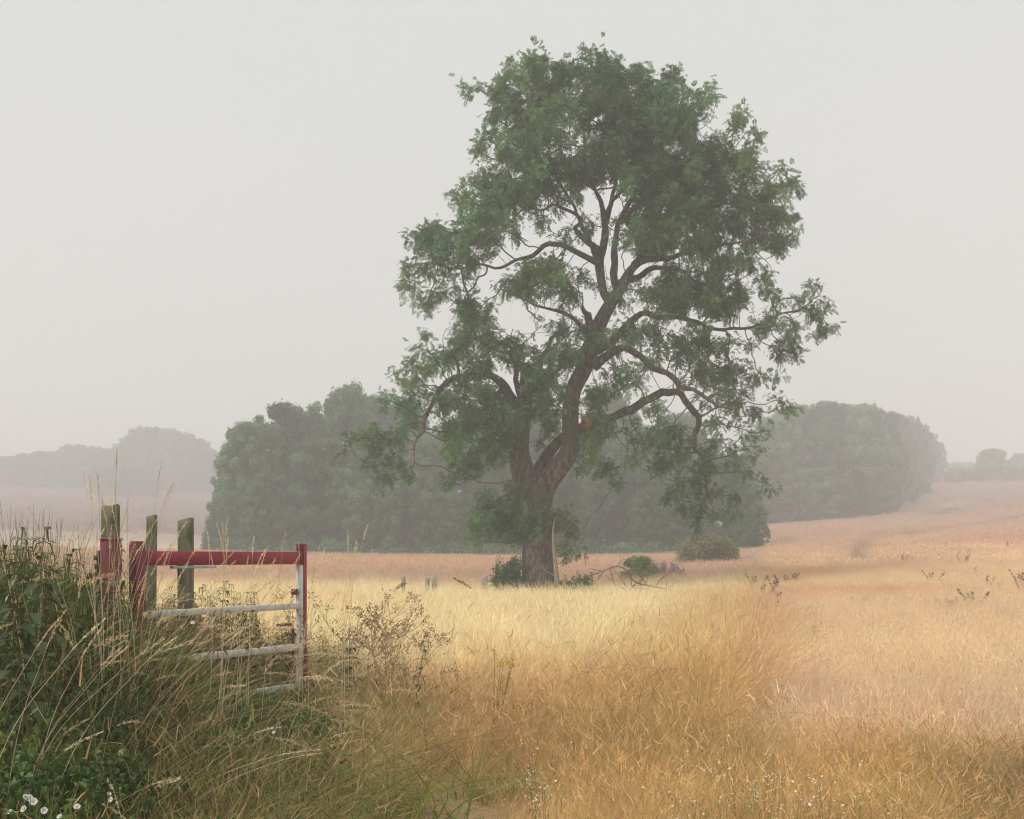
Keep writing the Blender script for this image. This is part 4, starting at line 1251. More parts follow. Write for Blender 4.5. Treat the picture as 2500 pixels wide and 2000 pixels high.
def scatter(name, pts, protos_, tilt, scale, tint, label, idx=None, spin=None, tilt_dir=None):
    """one object whose geometry nodes place the prototypes on its points"""
    n = len(pts)
    c = bpy.data.collections.new(name + " kinds")
    for p in protos_: c.objects.link(p)
    me = bpy.data.meshes.new(name)
    me.vertices.add(n); me.vertices.foreach_set("co", np.asarray(pts, np.float32).ravel())
    spin = rng.random(n) * 6.283 if spin is None else spin
    td = np.zeros(n) if tilt_dir is None else tilt_dir          # direction of lean in plan
    ca, sa = np.cos(td), np.sin(td); ct, st_ = np.cos(tilt), np.sin(tilt)
    # rotation about horizontal axis (-sin td, cos td) by tilt, after spin about z
    kx, ky = -sa, ca
    M = np.zeros((n, 3, 3))
    M[:, 0, 0] = ct + kx * kx * (1 - ct); M[:, 0, 1] = kx * ky * (1 - ct); M[:, 0, 2] = ky * st_
    M[:, 1, 0] = kx * ky * (1 - ct); M[:, 1, 1] = ct + ky * ky * (1 - ct); M[:, 1, 2] = -kx * st_
    M[:, 2, 0] = -ky * st_; M[:, 2, 1] = kx * st_; M[:, 2, 2] = ct
    Z = np.zeros((n, 3, 3)); Z[:, 0, 0] = np.cos(spin); Z[:, 0, 1] = -np.sin(spin); Z[:, 1, 0] = np.sin(spin); Z[:, 1, 1] = np.cos(spin); Z[:, 2, 2] = 1
    M = M @ Z
    eul = np.stack([np.arctan2(M[:, 2, 1], M[:, 2, 2]), -np.arcsin(np.clip(M[:, 2, 0], -1, 1)), np.arctan2(M[:, 1, 0], M[:, 0, 0])], -1)
    def attr(nm, ty, data, key):
        a_ = me.attributes.new(nm, ty, 'POINT'); a_.data.foreach_set(key, np.ascontiguousarray(data).ravel())
    attr("rot", 'FLOAT_VECTOR', eul.astype(np.float32), "vector")
    sc = np.asarray(scale, np.float32)
    if sc.ndim == 1: sc = np.repeat(sc[:, None], 3, 1)
    attr("scl", 'FLOAT_VECTOR', sc, "vector")
    attr("tint", 'FLOAT_VECTOR', np.asarray(tint, np.float32), "vector")
    attr("pick", 'INT', (rng.integers(0, len(protos_), n) if idx is None else idx).astype(np.int32), "value")
    o = obj(name, me)
    ng = bpy.data.node_groups.new(name, 'GeometryNodeTree')
    ng.interface.new_socket("Geometry", in_out='INPUT', socket_type='NodeSocketGeometry')
    ng.interface.new_socket("Geometry", in_out='OUTPUT', socket_type='NodeSocketGeometry')
    N = ng.nodes; L = ng.links
    gi = N.new("NodeGroupInput"); go = N.new("NodeGroupOutput")
    ci = N.new("GeometryNodeCollectionInfo"); ci.inputs[0].default_value = c
    ci.inputs["Separate Children"].default_value = True; ci.inputs["Reset Children"].default_value = True
    ip = N.new("GeometryNodeInstanceOnPoints"); ip.inputs["Pick Instance"].default_value = True
    def na(nm, ty):
        q = N.new("GeometryNodeInputNamedAttribute"); q.data_type = ty; q.inputs["Name"].default_value = nm
        return [s for s in q.outputs if s.enabled][0]
    L.new(gi.outputs[0], ip.inputs["Points"]); L.new(ci.outputs[0], ip.inputs["Instance"])
    L.new(na("pick", 'INT'), ip.inputs["Instance Index"])
    e2r = N.new("FunctionNodeEulerToRotation"); L.new(na("rot", 'FLOAT_VECTOR'), e2r.inputs[0]); L.new(e2r.outputs[0], ip.inputs["Rotation"])
    L.new(na("scl", 'FLOAT_VECTOR'), ip.inputs["Scale"])
    L.new(ip.outputs[0], go.inputs[0])
    md = o.modifiers.new("scatter", 'NODES'); md.node_group = ng
    return tag(o, label, kind="stuff")

def field(n, y0, y1, u=.60, pad=.8):
    y = np.sqrt(rng.random(n) * (y1 * y1 - y0 * y0) + y0 * y0)
    x = (rng.random(n) * 2 - 1) * (u * y + pad)
    return x, y

def jit(t, s=.12):
    n = len(t)
    return t * (1 + rng.normal(size=(n, 1)) * s) * (1 + rng.normal(size=(n, 3)) * .035)

def keep(mask, *a): return [q[mask] for q in a]
WIND = 0.25     # lean direction, radians from +X

def px_(x, y): return 1250 + 2600 * x / y
# ---- prototypes
P_mead = [proto_mesh("meadow_tuft", grass_tuft(30, .17, .62, .0042, 3, .22, .28, .45, .13, .008)) for _ in range(4)]
P_fine = [proto_mesh("bent_tuft", grass_tuft(34, .16, .42, .0034, 3, .45, .5, .25, .06, .006)) for _ in range(4)]
P_mid = [proto_mesh("mid_tuft", grass_tuft(84, .34, .66, .0038, 3, .18, .22, .5, .14, .0062, cvar=.12)) for _ in range(4)]
P_crop = [proto_mesh("crop_tuft", grass_tuft(64, .26, .56, .0036, 3, .18, .18, .6, .07, .0075, hvar=.12, nod=.35, cvar=.10, headcol=(1.04, 1.03, 1.02))) for _ in range(4)]
P_cropfar = [proto_mesh("crop_patch", grass_tuft(70, .6, .56, .014, 2, .2, .2, .5, .12, .022, hvar=.14, nod=.3)) for _ in range(4)]
P_far = [proto_mesh("far_patch", grass_tuft(80, .75, .6, .018, 2, .25, .25, .4, .14, .02)) for _ in range(3)]
P_green = [proto_mesh("green_tuft", grass_tuft(30, .13, .50, .0075, 4, .35, .75, 0, hvar=.4, cvar=.3)) for _ in range(4)]

# ---- 1. the pale meadow and everything left of the furrow, 11-48 m
x, y = field(15000, 10.5, 50)
k = (x < edge_x(y) + .25) & ~((np.hypot(x - ash.location.x, y - TY) < .62)) & ~((x < -2.2) & (y < 12))
x, y = keep(k, x, y)
cl = fbm(x, y, .9, 41)
scatter("meadow_grass", np.stack([x, y, ground(x, y)], -1), P_mid, .20 + .22 * cl + rng.normal(size=len(x)) * .07, (.72 + .55 * cl) * (.9 + .2 * rng.random(len(x))) * (1 - .25 * sstep(20, 34, y)),
        jit(cover_tint(x, y), .07), "pale straw coloured long grass of the rough meadow", tilt_dir=WIND + rng.normal(size=len(x)) * .3)

x, y = field(1500, 7.2, 19, .6, .2)
px = px_(x, y); k = (x < edge_x(y) - .1) & (px > 650) & (rng.random(len(x)) < .35 + .5 * sstep(12, 8, y))
x, y = keep(k, x, y)
SEEDED = (x, y)
# ---- 2. near grass, 4.5-13 m
x, y = field(11500, 4.3, 13, .62, .5)
n2 = fbm(x, y, 1.1, 42); px = 1250 + 2600 * x / y
path = np.exp(-((x + .38 - .05 * (y - 6)) / .55) ** 2) * sstep(8.3, 6.8, y)      # worn patch in front
k = (rng.random(len(x)) > path * .93) & (x < edge_x(y) + 2.0 * sstep(9, 7.4, y) + sstep(8, 7.2, y) * 9)
k &= ~((x < -2.4 - .0 * y) & (rng.random(len(x)) < .35))
x, y, n2, path = keep(k, x, y, n2, path)
hs = .62 + .5 * n2 + .12 * sstep(9, 12, y)
hs *= 1 - .35 * sstep(8.5, 6.0, y) * sstep(-1.8, -.6, x)
hs *= 1 - .5 * path
hs *= 1 - .62 * sstep(400, 480, px_(x, y)) * sstep(790, 730, px_(x, y)) * sstep(6.6, 7.4, y) * sstep(10.4, 9.9, y)
pick = np.where(rng.random(len(x)) < np.where(y < 8.5, .55, .25), rng.integers(4, 8, len(x)), rng.integers(0, 4, len(x)))
scatter("verge_grass", np.stack([x, y, ground(x, y)], -1), [o for o in P_fine + P_mead], .16 + .3 * n2 + rng.normal(size=len(x)) * .12, hs,
        jit(cover_tint(x, y), .13), "tawny and brown wild grass of the foreground", idx=np.where(pick >= 4, pick - 4, pick + 4) * 0 + pick, tilt_dir=WIND + rng.normal(size=len(x)) * .8)

# ---- 3. crop to the right of the furrow
x, y = field(17000, 7.2, 50, .62, .5)
n2 = fbm(x, y, .8, 43)
k = (x > edge_x(y) + .15) & (y > 7.5 + (n2 - .5) * 1.6)
x, y, n2 = keep(k, x, y, n2)
tr0 = tram(x, y)
scatter("ripe_crop", np.stack([x, y, ground(x, y)], -1), P_crop, .12 + .35 * n2 + rng.normal(size=len(x)) * .06, (.82 + .22 * n2) * (1 - .4 * tr0),
        jit(cover_tint(x, y), .03), "ripe peach coloured cereal crop filling the field on the right", tilt_dir=2.6 * fbm(x, y, .35, 44) - .9 + rng.normal(size=len(x)) * .3)
x, y = field(26000, 48, 175, .60, 2)
xa, ya = field(9000, 46, 85, .60, 2); x, y = np.concatenate([x, xa]), np.concatenate([y, ya])
px = 1250 + 2600 * x / y
k = (px > 1560) | (y < 92)
x, y, px = keep(k, x, y, px)
tr0 = tram(x, y)
k = rng.random(len(x)) > tr0 * .4
x, y, px, tr0 = keep(k, x, y, px, tr0)
scatter("distant_crop", np.stack([x, y, ground(x, y)], -1), P_cropfar, .1 + rng.random(len(x)) * .15, (.85 + .3 * rng.random(len(x))) * (1 - .6 * tr0),
        jit(mixc(cover_tint(x, y), np.array([.27, .20, .15]), tr0 * .9), .06), "misty dry crop covering the middle distance", tilt_dir=rng.random(len(x)) * 2)

x, y = field(15000, 150, 340, .60, 2)
px = px_(x, y); k = (px > 1540) | (px < 620)
x, y, px = keep(k, x, y, px)
tr0 = tram(x, y)
scatter("far_crop", np.stack([x, y, ground(x, y)], -1), P_cropfar, .1 + rng.random(len(x)) * .1, np.stack([2.2 + 0 * x, 2.2 + 0 * x, (.8 + .4 * rng.random(len(x))) * (1 - .6 * tr0)], -1),
        jit(mixc(cover_tint(x, y) * 1.15, np.array([.27, .20, .15]), tr0 * .9), .07), "farthest crop fading into the mist", tilt_dir=rng.random(len(x)) * 2)

# ---- 4. green growth of the left verge
def nettle_mesh(h=1.3, lc=(1, 1, 1), full=1.0, seed=0):
    mb = MB(); lf = MB(); fl = MB()
    bend = rng.normal() * .10
    nn = int(h / .075)
    P = np.array([(bend * (i / nn) ** 2 * h, 0, i / nn * h) for i in range(nn + 1)])
    mb.tube(P, np.linspace(.0045, .0018, nn + 1), 5, False, col=(.8, .75, .5))
    for i in range(2, nn + 1):
        t = i / nn
        size = (.095 if t < .75 else .095 * (1.25 - t) * 1.9) * (.8 + .4 * rng.random()) * full
        for s in (0, 1):
            a = i * math.pi / 2 + s * math.pi + rng.normal() * .25
            d = np.array([math.cos(a), math.sin(a), 0]); up = np.array([0, 0, 1.0]); sd = np.cross(up, d)
            st = P[i] + d * .012
            w = size * .27; dr = .25 + .5 * (1 - t) + rng.normal() * .12
            m1 = st + d * size * .38 - up * size * dr * .15; m2 = st + d * size * .72 - up * size * dr * .6; tip = st + d * size * .95 - up * size * dr * 1.15
            V_ = [st, m1 + sd * w + up * .25 * w, m1, m1 - sd * w + up * .25 * w, m2 + sd * w * .62 + up * .12 * w, m2, m2 - sd * w * .62 + up * .12 * w, tip]
            c_ = (.75 + .5 * rng.random())
            lf.add(V_, [[0, 1, 2, 0]][:0], [[0, 2, 1], [0, 3, 2], [1, 2, 5], [1, 5, 4], [2, 3, 6], [2, 6, 5], [4, 5, 7], [5, 6, 7]], col=np.array(lc) * c_)
            if t > .5 and rng.random() < .8:
                q0 = P[i]; q1 = q0 + d * .035 - up * .015; q2 = q0 + d * .05 - up * (.05 + .03 * rng.random())
                fl.tube([q0, q1, q2], [.002, .004, .003], 4, False, col=np.array([1.35, 1.1, .8]) * c_)
    return mb, lf, fl
def merged(parts):
    r = MB()
    for m in parts:
        if not m.V: continue
        r.add(np.vstack(m.V), np.vstack(m.Q) if m.Q else None, np.vstack(m.T) if m.T else None, np.vstack(m.C))
    return r
P_net = [proto_mesh("nettle", merged(nettle_mesh(1.15 + .15 * (q % 3), full=1.1)), M_leafveg) for q in range(4)]
def leaf_clump(n, r, h, size, heart=True):
    mb = MB()
    for _ in range(n):
        a = rng.random() * 6.283; q = math.sqrt(rng.random()) * r; z = h * rng.random() ** .7
        p = np.array([math.cos(a) * q, math.sin(a) * q, z])
        d = rng.normal(size=3) * np.array([1, 1, .4]); d[2] -= .2; d /= np.linalg.norm(d)
        nn_ = np.array([0, 0, 1.0]) + rng.normal(size=3) * .5; s = np.cross(d, nn_); s /= np.linalg.norm(s); nn_ = np.cross(s, d)
        L_ = size * (.6 + .8 * rng.random()); w = L_ * .42
        V_ = [p, p - d * L_ * .12 + s * w * .7, p + d * L_ * .25 + s * w, p + d * L_ * .68 + s * w * .55 - nn_ * .1 * L_, p + d * L_ - nn_ * .2 * L_, p + d * L_ * .68 - s * w * .55 - nn_ * .1 * L_, p + d * L_ * .25 - s * w, p - d * L_ * .12 - s * w * .7, p + d * L_ * .5 - nn_ * .09 * L_ - nn_ * .03]
        c_ = .7 + .6 * rng.random()
        mb.add(V_, None, [[0, 1, 2], [0, 2, 8], [2, 3, 8], [3, 4, 8], [4, 5, 8], [5, 6, 8], [6, 0, 8], [6, 7, 0]], col=np.array([c_, c_, c_ * .9]))
    for _ in range(n // 6):
        a = rng.random() * 6.283; q = math.sqrt(rng.random()) * r
        b0 = np.array([math.cos(a) * q, math.sin(a) * q, 0]); mb.tube([b0, b0 + rng.normal(size=3) * .06 + [0, 0, h * .5], b0 + rng.normal(size=3) * .12 + [0, 0, h]], [.003, .002, .001], 3, False, col=(1, .9, .6))
    return mb
P_leaf = [proto_mesh("leafy_weed", leaf_clump(120, .22, .55, .030), M_leafveg) for _ in range(4)]

def veg_top(px):
    """how high (photo row) the verge growth in front of and beside the gate reaches"""
    return np.interp(px, [-400, 0, 120, 230, 330, 430, 520, 620, 740, 900, 1100], [1330, 1345, 1390, 1440, 1540, 1600, 1660, 1705, 1690, 1800, 1900])
x, y = field(5200, 3.6, 9.6, .62, .2)
x = -np.abs(x) - .3
px = 1250 + 2600 * x / y
zt = EYE + (1357 - veg_top(px) - np.maximum(0, 7.2 - y) * 190) / 2600 * y - ground(x, y)
dens = sstep(840, 480, px)
side = x + 1.988 + (10 - y) * .625            # >0: camera side of the gate line
k = (rng.random(len(x)) < dens) & (zt > .12) & (px > -350)
x, y, px, zt = keep(k, x, y, px, zt)
n2 = fbm(x, y, 1.4, 45)
hh = np.clip(zt, .15, 1.45) * (.62 + .38 * rng.random(len(x)))
isn = (hh > .5) & (rng.random(len(x)) < .55)
tn = mixc(np.array([.105, .18, .06]), np.array([.24, .26, .08]), sstep(.5, .75, n2 + rng.normal(size=len(x)) * .12))
tn = np.where((rng.random(len(x)) < .10)[:, None], np.array([.20, .11, .05]), tn)
q = isn
scatter("nettles", np.stack([x[q], y[q], ground(x[q], y[q])], -1), P_net, np.abs(rng.normal(size=q.sum())) * .12, hh[q] / 1.25, jit(tn[q], .15), "dark nettle growth of the left verge", tilt_dir=rng.random(q.sum()) * 6.28)
q = ~isn & (rng.random(len(x)) < .42)
scatter("leafy_weeds", np.stack([x[q], y[q], ground(x[q], y[q])], -1), P_leaf, np.abs(rng.normal(size=q.sum())) * .2, np.stack([.9 + .3 * rng.random(q.sum()), .9 + .3 * rng.random(q.sum()), np.clip(hh[q] / .55, .4, 2.2)], -1), jit(tn[q], .15), "low green leafy weeds under the grass of the left verge", tilt_dir=rng.random(q.sum()) * 6.28)
q = (rng.random(len(x)) < .60)
vt_ = np.array([[.60, .42, .24], [.58, .44, .27], [.24, .27, .08], [.14, .20, .055], [.12, .18, .05]])
scatter("verge_tufts", np.stack([x[q], y[q], ground(x[q], y[q])], -1), P_mead, np.abs(rng.normal(size=q.sum())) * .22, np.clip(hh[q] * .80 / .62, .45, 1.6), jit(vt_[rng.integers(0, 5, q.sum())], .15), "long mixed brown and green grass tangled through the left verge", tilt_dir=WIND + rng.normal(size=q.sum()) * .9)
# weeds behind and beside the gate
x2 = rng.uniform(-4.6, -1.5, 520); y2 = rng.uniform(9.4, 12.5, 520)
px2 = 1250 + 2600 * x2 / y2
zt2 = EYE + (1357 - np.interp(px2, [0, 250, 450, 640, 740, 900], [1400, 1430, 1420, 1470, 1520, 1580])) / 2600 * y2 - ground(x2, y2)
k = (x2 + 1.988 + (10 - y2) * .625 < -.15) & (zt2 > .2) & (px2 < 860)
x2, y2, zt2 = keep(k, x2, y2, zt2)
tn2 = np.where((rng.random(len(x2)) < .4)[:, None], np.array([.26, .17, .07]), np.array([.11, .13, .04]))
scatter("weeds_behind_gate", np.stack([x2, y2, ground(x2, y2)], -1), P_net, np.abs(rng.normal(size=len(x2))) * .15, zt2 * (.5 + .45 * rng.random(len(x2))) / 1.25, jit(tn2, .15), "green and yellowing weeds seen through the gate bars", tilt_dir=rng.random(len(x2)) * 6.28)
# broad green grass in the verge and in the right corner
x, y = field(3600, 4.0, 13, .62, .3)
px = 1250 + 2600 * x / y
n1 = fbm(x, y, .9, 46)
left = sstep(1150, 650, px) * .9; right = sstep(2.1, 2.8, x) * sstep(7.9, 7.0, y) * .9
mid = sstep(.58, .70, n1) * .30 * sstep(11, 7, y)
k = (rng.random(len(x)) < np.maximum(np.maximum(left, right), mid)) & (x < edge_x(y) + 9 * sstep(8.3, 7.3, y))
k &= ~((px > 1200) & (y < 5.6))
x, y, px, n1 = keep(k, x, y, px, n1)
tg = mixc(np.array([.12, .17, .045]), np.array([.30, .28, .085]), rng.random(len(x)))
tg = mixc(tg, np.array([.36, .30, .12]), (px > 1200) * .65)
scatter("green_grass", np.stack([x, y, ground(x, y)], -1), P_green, np.where(px > 1200, .05, .1) + np.where(px > 1200, .15, .3) * rng.random(len(x)), np.where(px > 1200, .5, .75) + np.where(px > 1200, .4, .65) * rng.random(len(x)), jit(tg, .15), "green arching grass blades in the verge and at the right edge", tilt_dir=rng.random(len(x)) * 6.28)

# ---- 5. tall flowering stalks with plumes
def plume_stalk(h=1.5, arc=.3, head=.2, hw=.016):
    n = 12
    t = np.linspace(0, 1, n)
    P = np.stack([arc * h * t ** 2.4, 0 * t, h * (t - .16 * abs(arc) * t ** 3)], -1)
    mb = MB(); mb.tube(P, np.linspace(.0019, .0009, n), 3, False, col=(.85, .8, .7))
    tip = P[-1]; d = P[-1] - P[-2]; d /= np.linalg.norm(d)
    # plume of spikelets
    m = 70
    tt = rng.random(m)
    hp = tip[None] + d[None] * ((tt - .15) * head)[:, None] + np.array([arc, 0, -.25])[None] * ((tt ** 2) * head * .45)[:, None]
    wid = hw * np.sin(np.clip(tt, .03, .98) * math.pi) ** .7
    off = rng.normal(size=(m, 3)) * wid[:, None] * .45
    dd = d[None] * .9 + rng.normal(size=(m, 3)) * .30; dd /= np.linalg.norm(dd, axis=1)[:, None]
    V_, F_, C_, _ = ribbons(hp + off, dd, rng.normal(size=(m, 3)) * .1, np.full(m, .014), np.full(m, .0032), 1, np.ones((m, 3)) * (.95 + .3 * rng.random((m, 1))), tipw=.3)
    mb.add(V_, F_, col=C_)
    # one or two withered blades
    for _ in range(2):
        i = rng.integers(2, 6)
        dd = np.array([[rng.normal() * .5, rng.normal() * .5, 1.0]])
        V_, F_, C_, _ = ribbons(P[i][None], dd / np.linalg.norm(dd), np.array([[rng.normal() * .5, rng.normal() * .5, -.7]]), np.array([.32]), np.array([.006]), 4, np.array([[.9, .85, .7]]))
        mb.add(V_, F_, col=C_)
    return mb
P_stalk = [proto_mesh("plume_stalk", plume_stalk(1.4, a, hd, hw)) for (a, hd, hw) in ((.10, .2, .009), (.25, .17, .012), (.45, .22, .008), (.7, .2, .009), (.02, .16, .008), (.35, .14, .013))]
x, y = field(760, 5.0, 10.0, .62, .2)
px = 1250 + 2600 * x / y
x = x; k = (rng.random(len(x)) < sstep(1250, 650, px) * .9 + .16 * (y > 6.5)) & ~((px > 1300) & (y > 8.2))
k &= ~((px > 420) & (px < 790) & (y > 6.2) & (rng.random(len(x)) < .8))
x, y, px = keep(k, x, y, px)
vt = np.interp(px, [-300, 0, 250, 500, 740, 1000, 1300, 2500], [1310, 1345, 1450, 1545, 1600, 1650, 1740, 1780])
hgt = np.clip(EYE + (1357 - vt) / 2600 * y - ground(x, y), .5, 1.6) * (.72 + .38 * rng.random(len(x)))
tl_ = np.where((px < 700), .50, .25) * rng.random(len(x))
scatter("tall_grass", np.stack([x, y, ground(x, y)], -1), P_stalk, tl_, hgt / 1.4, jit(np.where((rng.random(len(x)) < .5)[:, None], np.array([.66, .50, .34]), np.array([.74, .62, .42])), .12),
        "tall straw coloured flowering grass stalks of the verge", spin=rng.normal(size=len(x)) * 1.0, tilt_dir=rng.normal(size=len(x)) * .6)

x, y = SEEDED
br_ = np.array([[.42, .28, .18], [.36, .22, .15], [.62, .47, .30], [.30, .27, .12]])
scatter("seeded_stems", np.stack([x, y, ground(x, y)], -1), P_stalk, .12 + .35 * rng.random(len(x)), (.52 + .22 * rng.random(len(x))), jit(br_[rng.integers(0, 4, len(x))], .12),
        "thin reddish brown seeded stems standing through the meadow grass", spin=rng.normal(size=len(x)) * .8, tilt_dir=WIND + rng.normal(size=len(x)) * .7)
# stalks traced one by one: (tip px, tip py, distance, foot px offset, lean back)
HERO = [(285, 1100, 5.2, -30, 1), (392, 1135, 5.6, -60, 1), (206, 1154, 5.4, 40, -1), (421, 1188, 6.0, -110, 1), (75, 1245, 5.0, 150, -1), (198, 1294, 5.2, 90, -1), (240, 1165, 5.4, 20, -1),
        (553, 1271, 7.5, 10, 1), (545, 1280, 7.4, 25, -1), (618, 1317, 7.4, -5, 1), (695, 1303, 7.2, -40, 1), (895, 1286, 7.6, -60, 1), (433, 1305, 7.0, -70, 1), (310, 1240, 5.8, -50, 1),
        (730, 1330, 7.8, -15, -1), (508, 1298, 7.6, 30, -1), (650, 1340, 7.4, -70, 1), (870, 1330, 8.0, -20, 1), (475, 1340, 7.0, -120, 1), (100, 1330, 5.2, 60, -1), (20, 1350, 5.0, 70, -1),
        (120, 1345, 5.4, -30, 1), (380, 1270, 6.2, -90, 1), (345, 1330, 6.0, -110, 1), (525, 1420, 6.4, -200, 1), (560, 1355, 6.8, -180, 1), (280, 1170, 5.3, 10, 1), (268, 1210, 5.3, 25, -1),
        (300, 1290, 5.4, -70, 1), (330, 1300, 5.7, -110, 1), (835, 1365, 8.2, -140, 1), (790, 1345, 8.0, -60, 1), (850, 1300, 7.9, -10, -1), (605, 1530, 6.2, -260, 1), (640, 1350, 7.0, -100, 1), (700, 1400, 7.0, -160, 1),
        (420, 1560, 5.2, -260, 1), (240, 1520, 4.8, -200, 1), (150, 1500, 4.6, -220, 1), (820, 1620, 6.6, -170, 1), (290, 1583, 4.9, -220, 1), (860, 1785, 6.0, -230, 1), (760, 1830, 5.6, -330, 1), (425, 1900, 4.9, -250, 1), (270, 1910, 4.7, 80, -1), (210, 1755, 4.9, -200, 1)]
def hero_stalks():
    mb = MB()
    for (px, py, Y, off, sgn) in HERO:
        for rep in range(2):
            if Y < 6.5 and py < 1400 and rep == 0: Y *= 1.22
            tip = px_world(px + rep * rng.normal() * 22, py + rep * abs(rng.normal()) * 60, Y + rng.normal() * .12)
            fx = (px + off * 1.15 - 1250) / 2600 * Y + rng.normal() * .05; fy = Y + rng.normal() * .2
            foot = np.array([fx, fy, gz(fx, fy)])
            hgt = tip[2] - foot[2]
            if hgt < .15: continue
            mid = foot + (tip - foot) * .55; mid[0] -= (tip[0] - foot[0]) * .28; mid[2] += .04
            m2 = foot + (tip - foot) * .82; m2[0] -= (tip[0] - foot[0]) * .12; m2[2] += .05
            P, W = catmull([foot, mid, m2, tip], [.0022, .0017, .0013, .0008], .05)
            c_ = np.array([.70, .54, .37]) * (.8 + .4 * rng.random()) if rng.random() < .5 else np.array([.78, .68, .48]) * (.8 + .35 * rng.random())
            mb.add(*tube(P, W, 3, False), col=c_)
            d = P[-1] - P[-3]; d /= np.linalg.norm(d)
            head = rng.uniform(.12, .22); m = 60; tt = rng.random(m); hw = rng.uniform(.004, .009)
            bend = np.array([sgn * .35, 0, -.25])
            hp = tip[None] + d[None] * ((tt - .85) * head)[:, None] + bend[None] * ((np.clip(tt - .5, 0, 1)) * head * .25)[:, None]
            o_ = rng.normal(size=(m, 3)) * (hw * np.sin(np.clip(tt, .05, .95) * math.pi))[:, None] * .45
            dd = d[None] + rng.normal(size=(m, 3)) * .28; dd /= np.linalg.norm(dd, axis=1)[:, None]
            V_, F_, C_, _ = ribbons(hp + o_, dd, rng.normal(size=(m, 3)) * .1, np.full(m, .014), np.full(m, .0030), 1, np.ones((m, 3)) * c_ * (1.0 + .3 * rng.random((m, 1))), .3)
            mb.add(V_, F_, col=C_)
    o = obj("tall_stalks", mb.mesh("tall_stalks", leaf_mat("stalk straw", (1, 1, 1), .25, var=.08), False))
    tag(o, "tallest dry grass stalks rising above the gate and posts", kind="stuff")
hero_stalks()
# a dense leaning sheaf of straw in front of the red post
n = 110
fx = rng.uniform(-3.6, -2.2, n); fy = 5.9 + rng.random(n) * 1.6
px = 1250 + 2600 * fx / fy
k = (px > 60) & (px < 560); fx, fy, px = keep(k, fx, fy, px)
vt = np.interp(px, [0, 200, 330, 450, 560], [1480, 1400, 1400, 1500, 1620]) + np.abs(rng.normal(size=len(fx))) * 90
hh = np.clip(EYE + (1357 - vt) / 2600 * fy - ground(fx, fy), .4, 1.7)
scatter("leaning_straw", np.stack([fx, fy, ground(fx, fy)], -1), P_stalk, .2 + .45 * rng.random(len(fx)), hh / 1.25, jit(np.tile(np.array([.68, .52, .35]), (len(fx), 1)), .13),
        "sheaf of leaning straw in front of the red hinge post", spin=rng.normal(size=len(fx)) * .5, tilt_dir=rng.normal(size=len(fx)) * .25)

# ------------------------------------------------------------------ single plants
M_nettle = leaf_mat("nettle leaves", (.07, .10, .042), .25)
M_nstem = leaf_mat("nettle stems", (.12, .11, .06), .1)
M_brown = leaf_mat("dry brown seeds", (.34, .205, .135), .15)
M_straw = leaf_mat("dry stems", (.42, .28, .16), .1)
def nettle_plant(px, py, Y, label, lc=(1, 1, 1), dense=1.0):
    x = (px - 1250) / 2600 * Y; z0 = gz(x, Y); h = EYE + (1357 - py) / 2600 * Y - z0
    root = empty("nettle", (x, Y, z0), label, "nettle")
    st, lf, fl = nettle_mesh(h, lc, dense)
    obj("stem", merged([st, fl]).mesh("stem", M_nstem), root); obj("leaves", lf.mesh("leaves", M_nettle), root)
    if False: obj("flower_tassels", fl.mesh("flower_tassels", M_nettle), root)
    root.rotation_euler = (0, 0, rng.random() * 6.28)
nettle_plant(70, 1286, 5.6, "tallest nettle, standing far left against the pink misty field", dense=1.45)
nettle_plant(58, 1330, 5.65, "nettle crowding against the left of the tallest one", dense=1.2)
nettle_plant(172, 1316, 5.9, "slim nettle with small drooping top halfway to the red post", (1.3, 1.15, .8), .9)
nettle_plant(100, 1349, 6.0, "thin nettle with a spidery top just right of the tallest one", dense=.8)
nettle_plant(186, 1340, 6.1, "nettle just left of the red hinge post", dense=1.1)
nettle_plant(150, 1352, 6.0, "browning nettle between the tallest one and the red post", (1.3, 1.0, .7), 1.1)
nettle_plant(8, 1336, 5.4, "nettle at the very left edge of the picture", dense=1.3)
nettle_plant(308, 1288, 7.6, "nettle with hooked top rising between the thick post and the slim post", (1.2, 1.1, .7), 1.1)
nettle_plant(522, 1420, 8.6, "dark nettle seen under the red top rail in the gate's middle", dense=1.1)
nettle_plant(618, 1445, 9.0, "nettle under the red top rail near the latch post", (1.2, 1.1, .7), 1.0)
nettle_plant(852, 1536, 8.4, "nettle in the straw right of the gate", dense=1.0)
nettle_plant(1010, 1565, 9.2, "small upright nettle at the front of the pale grass", dense=.9)

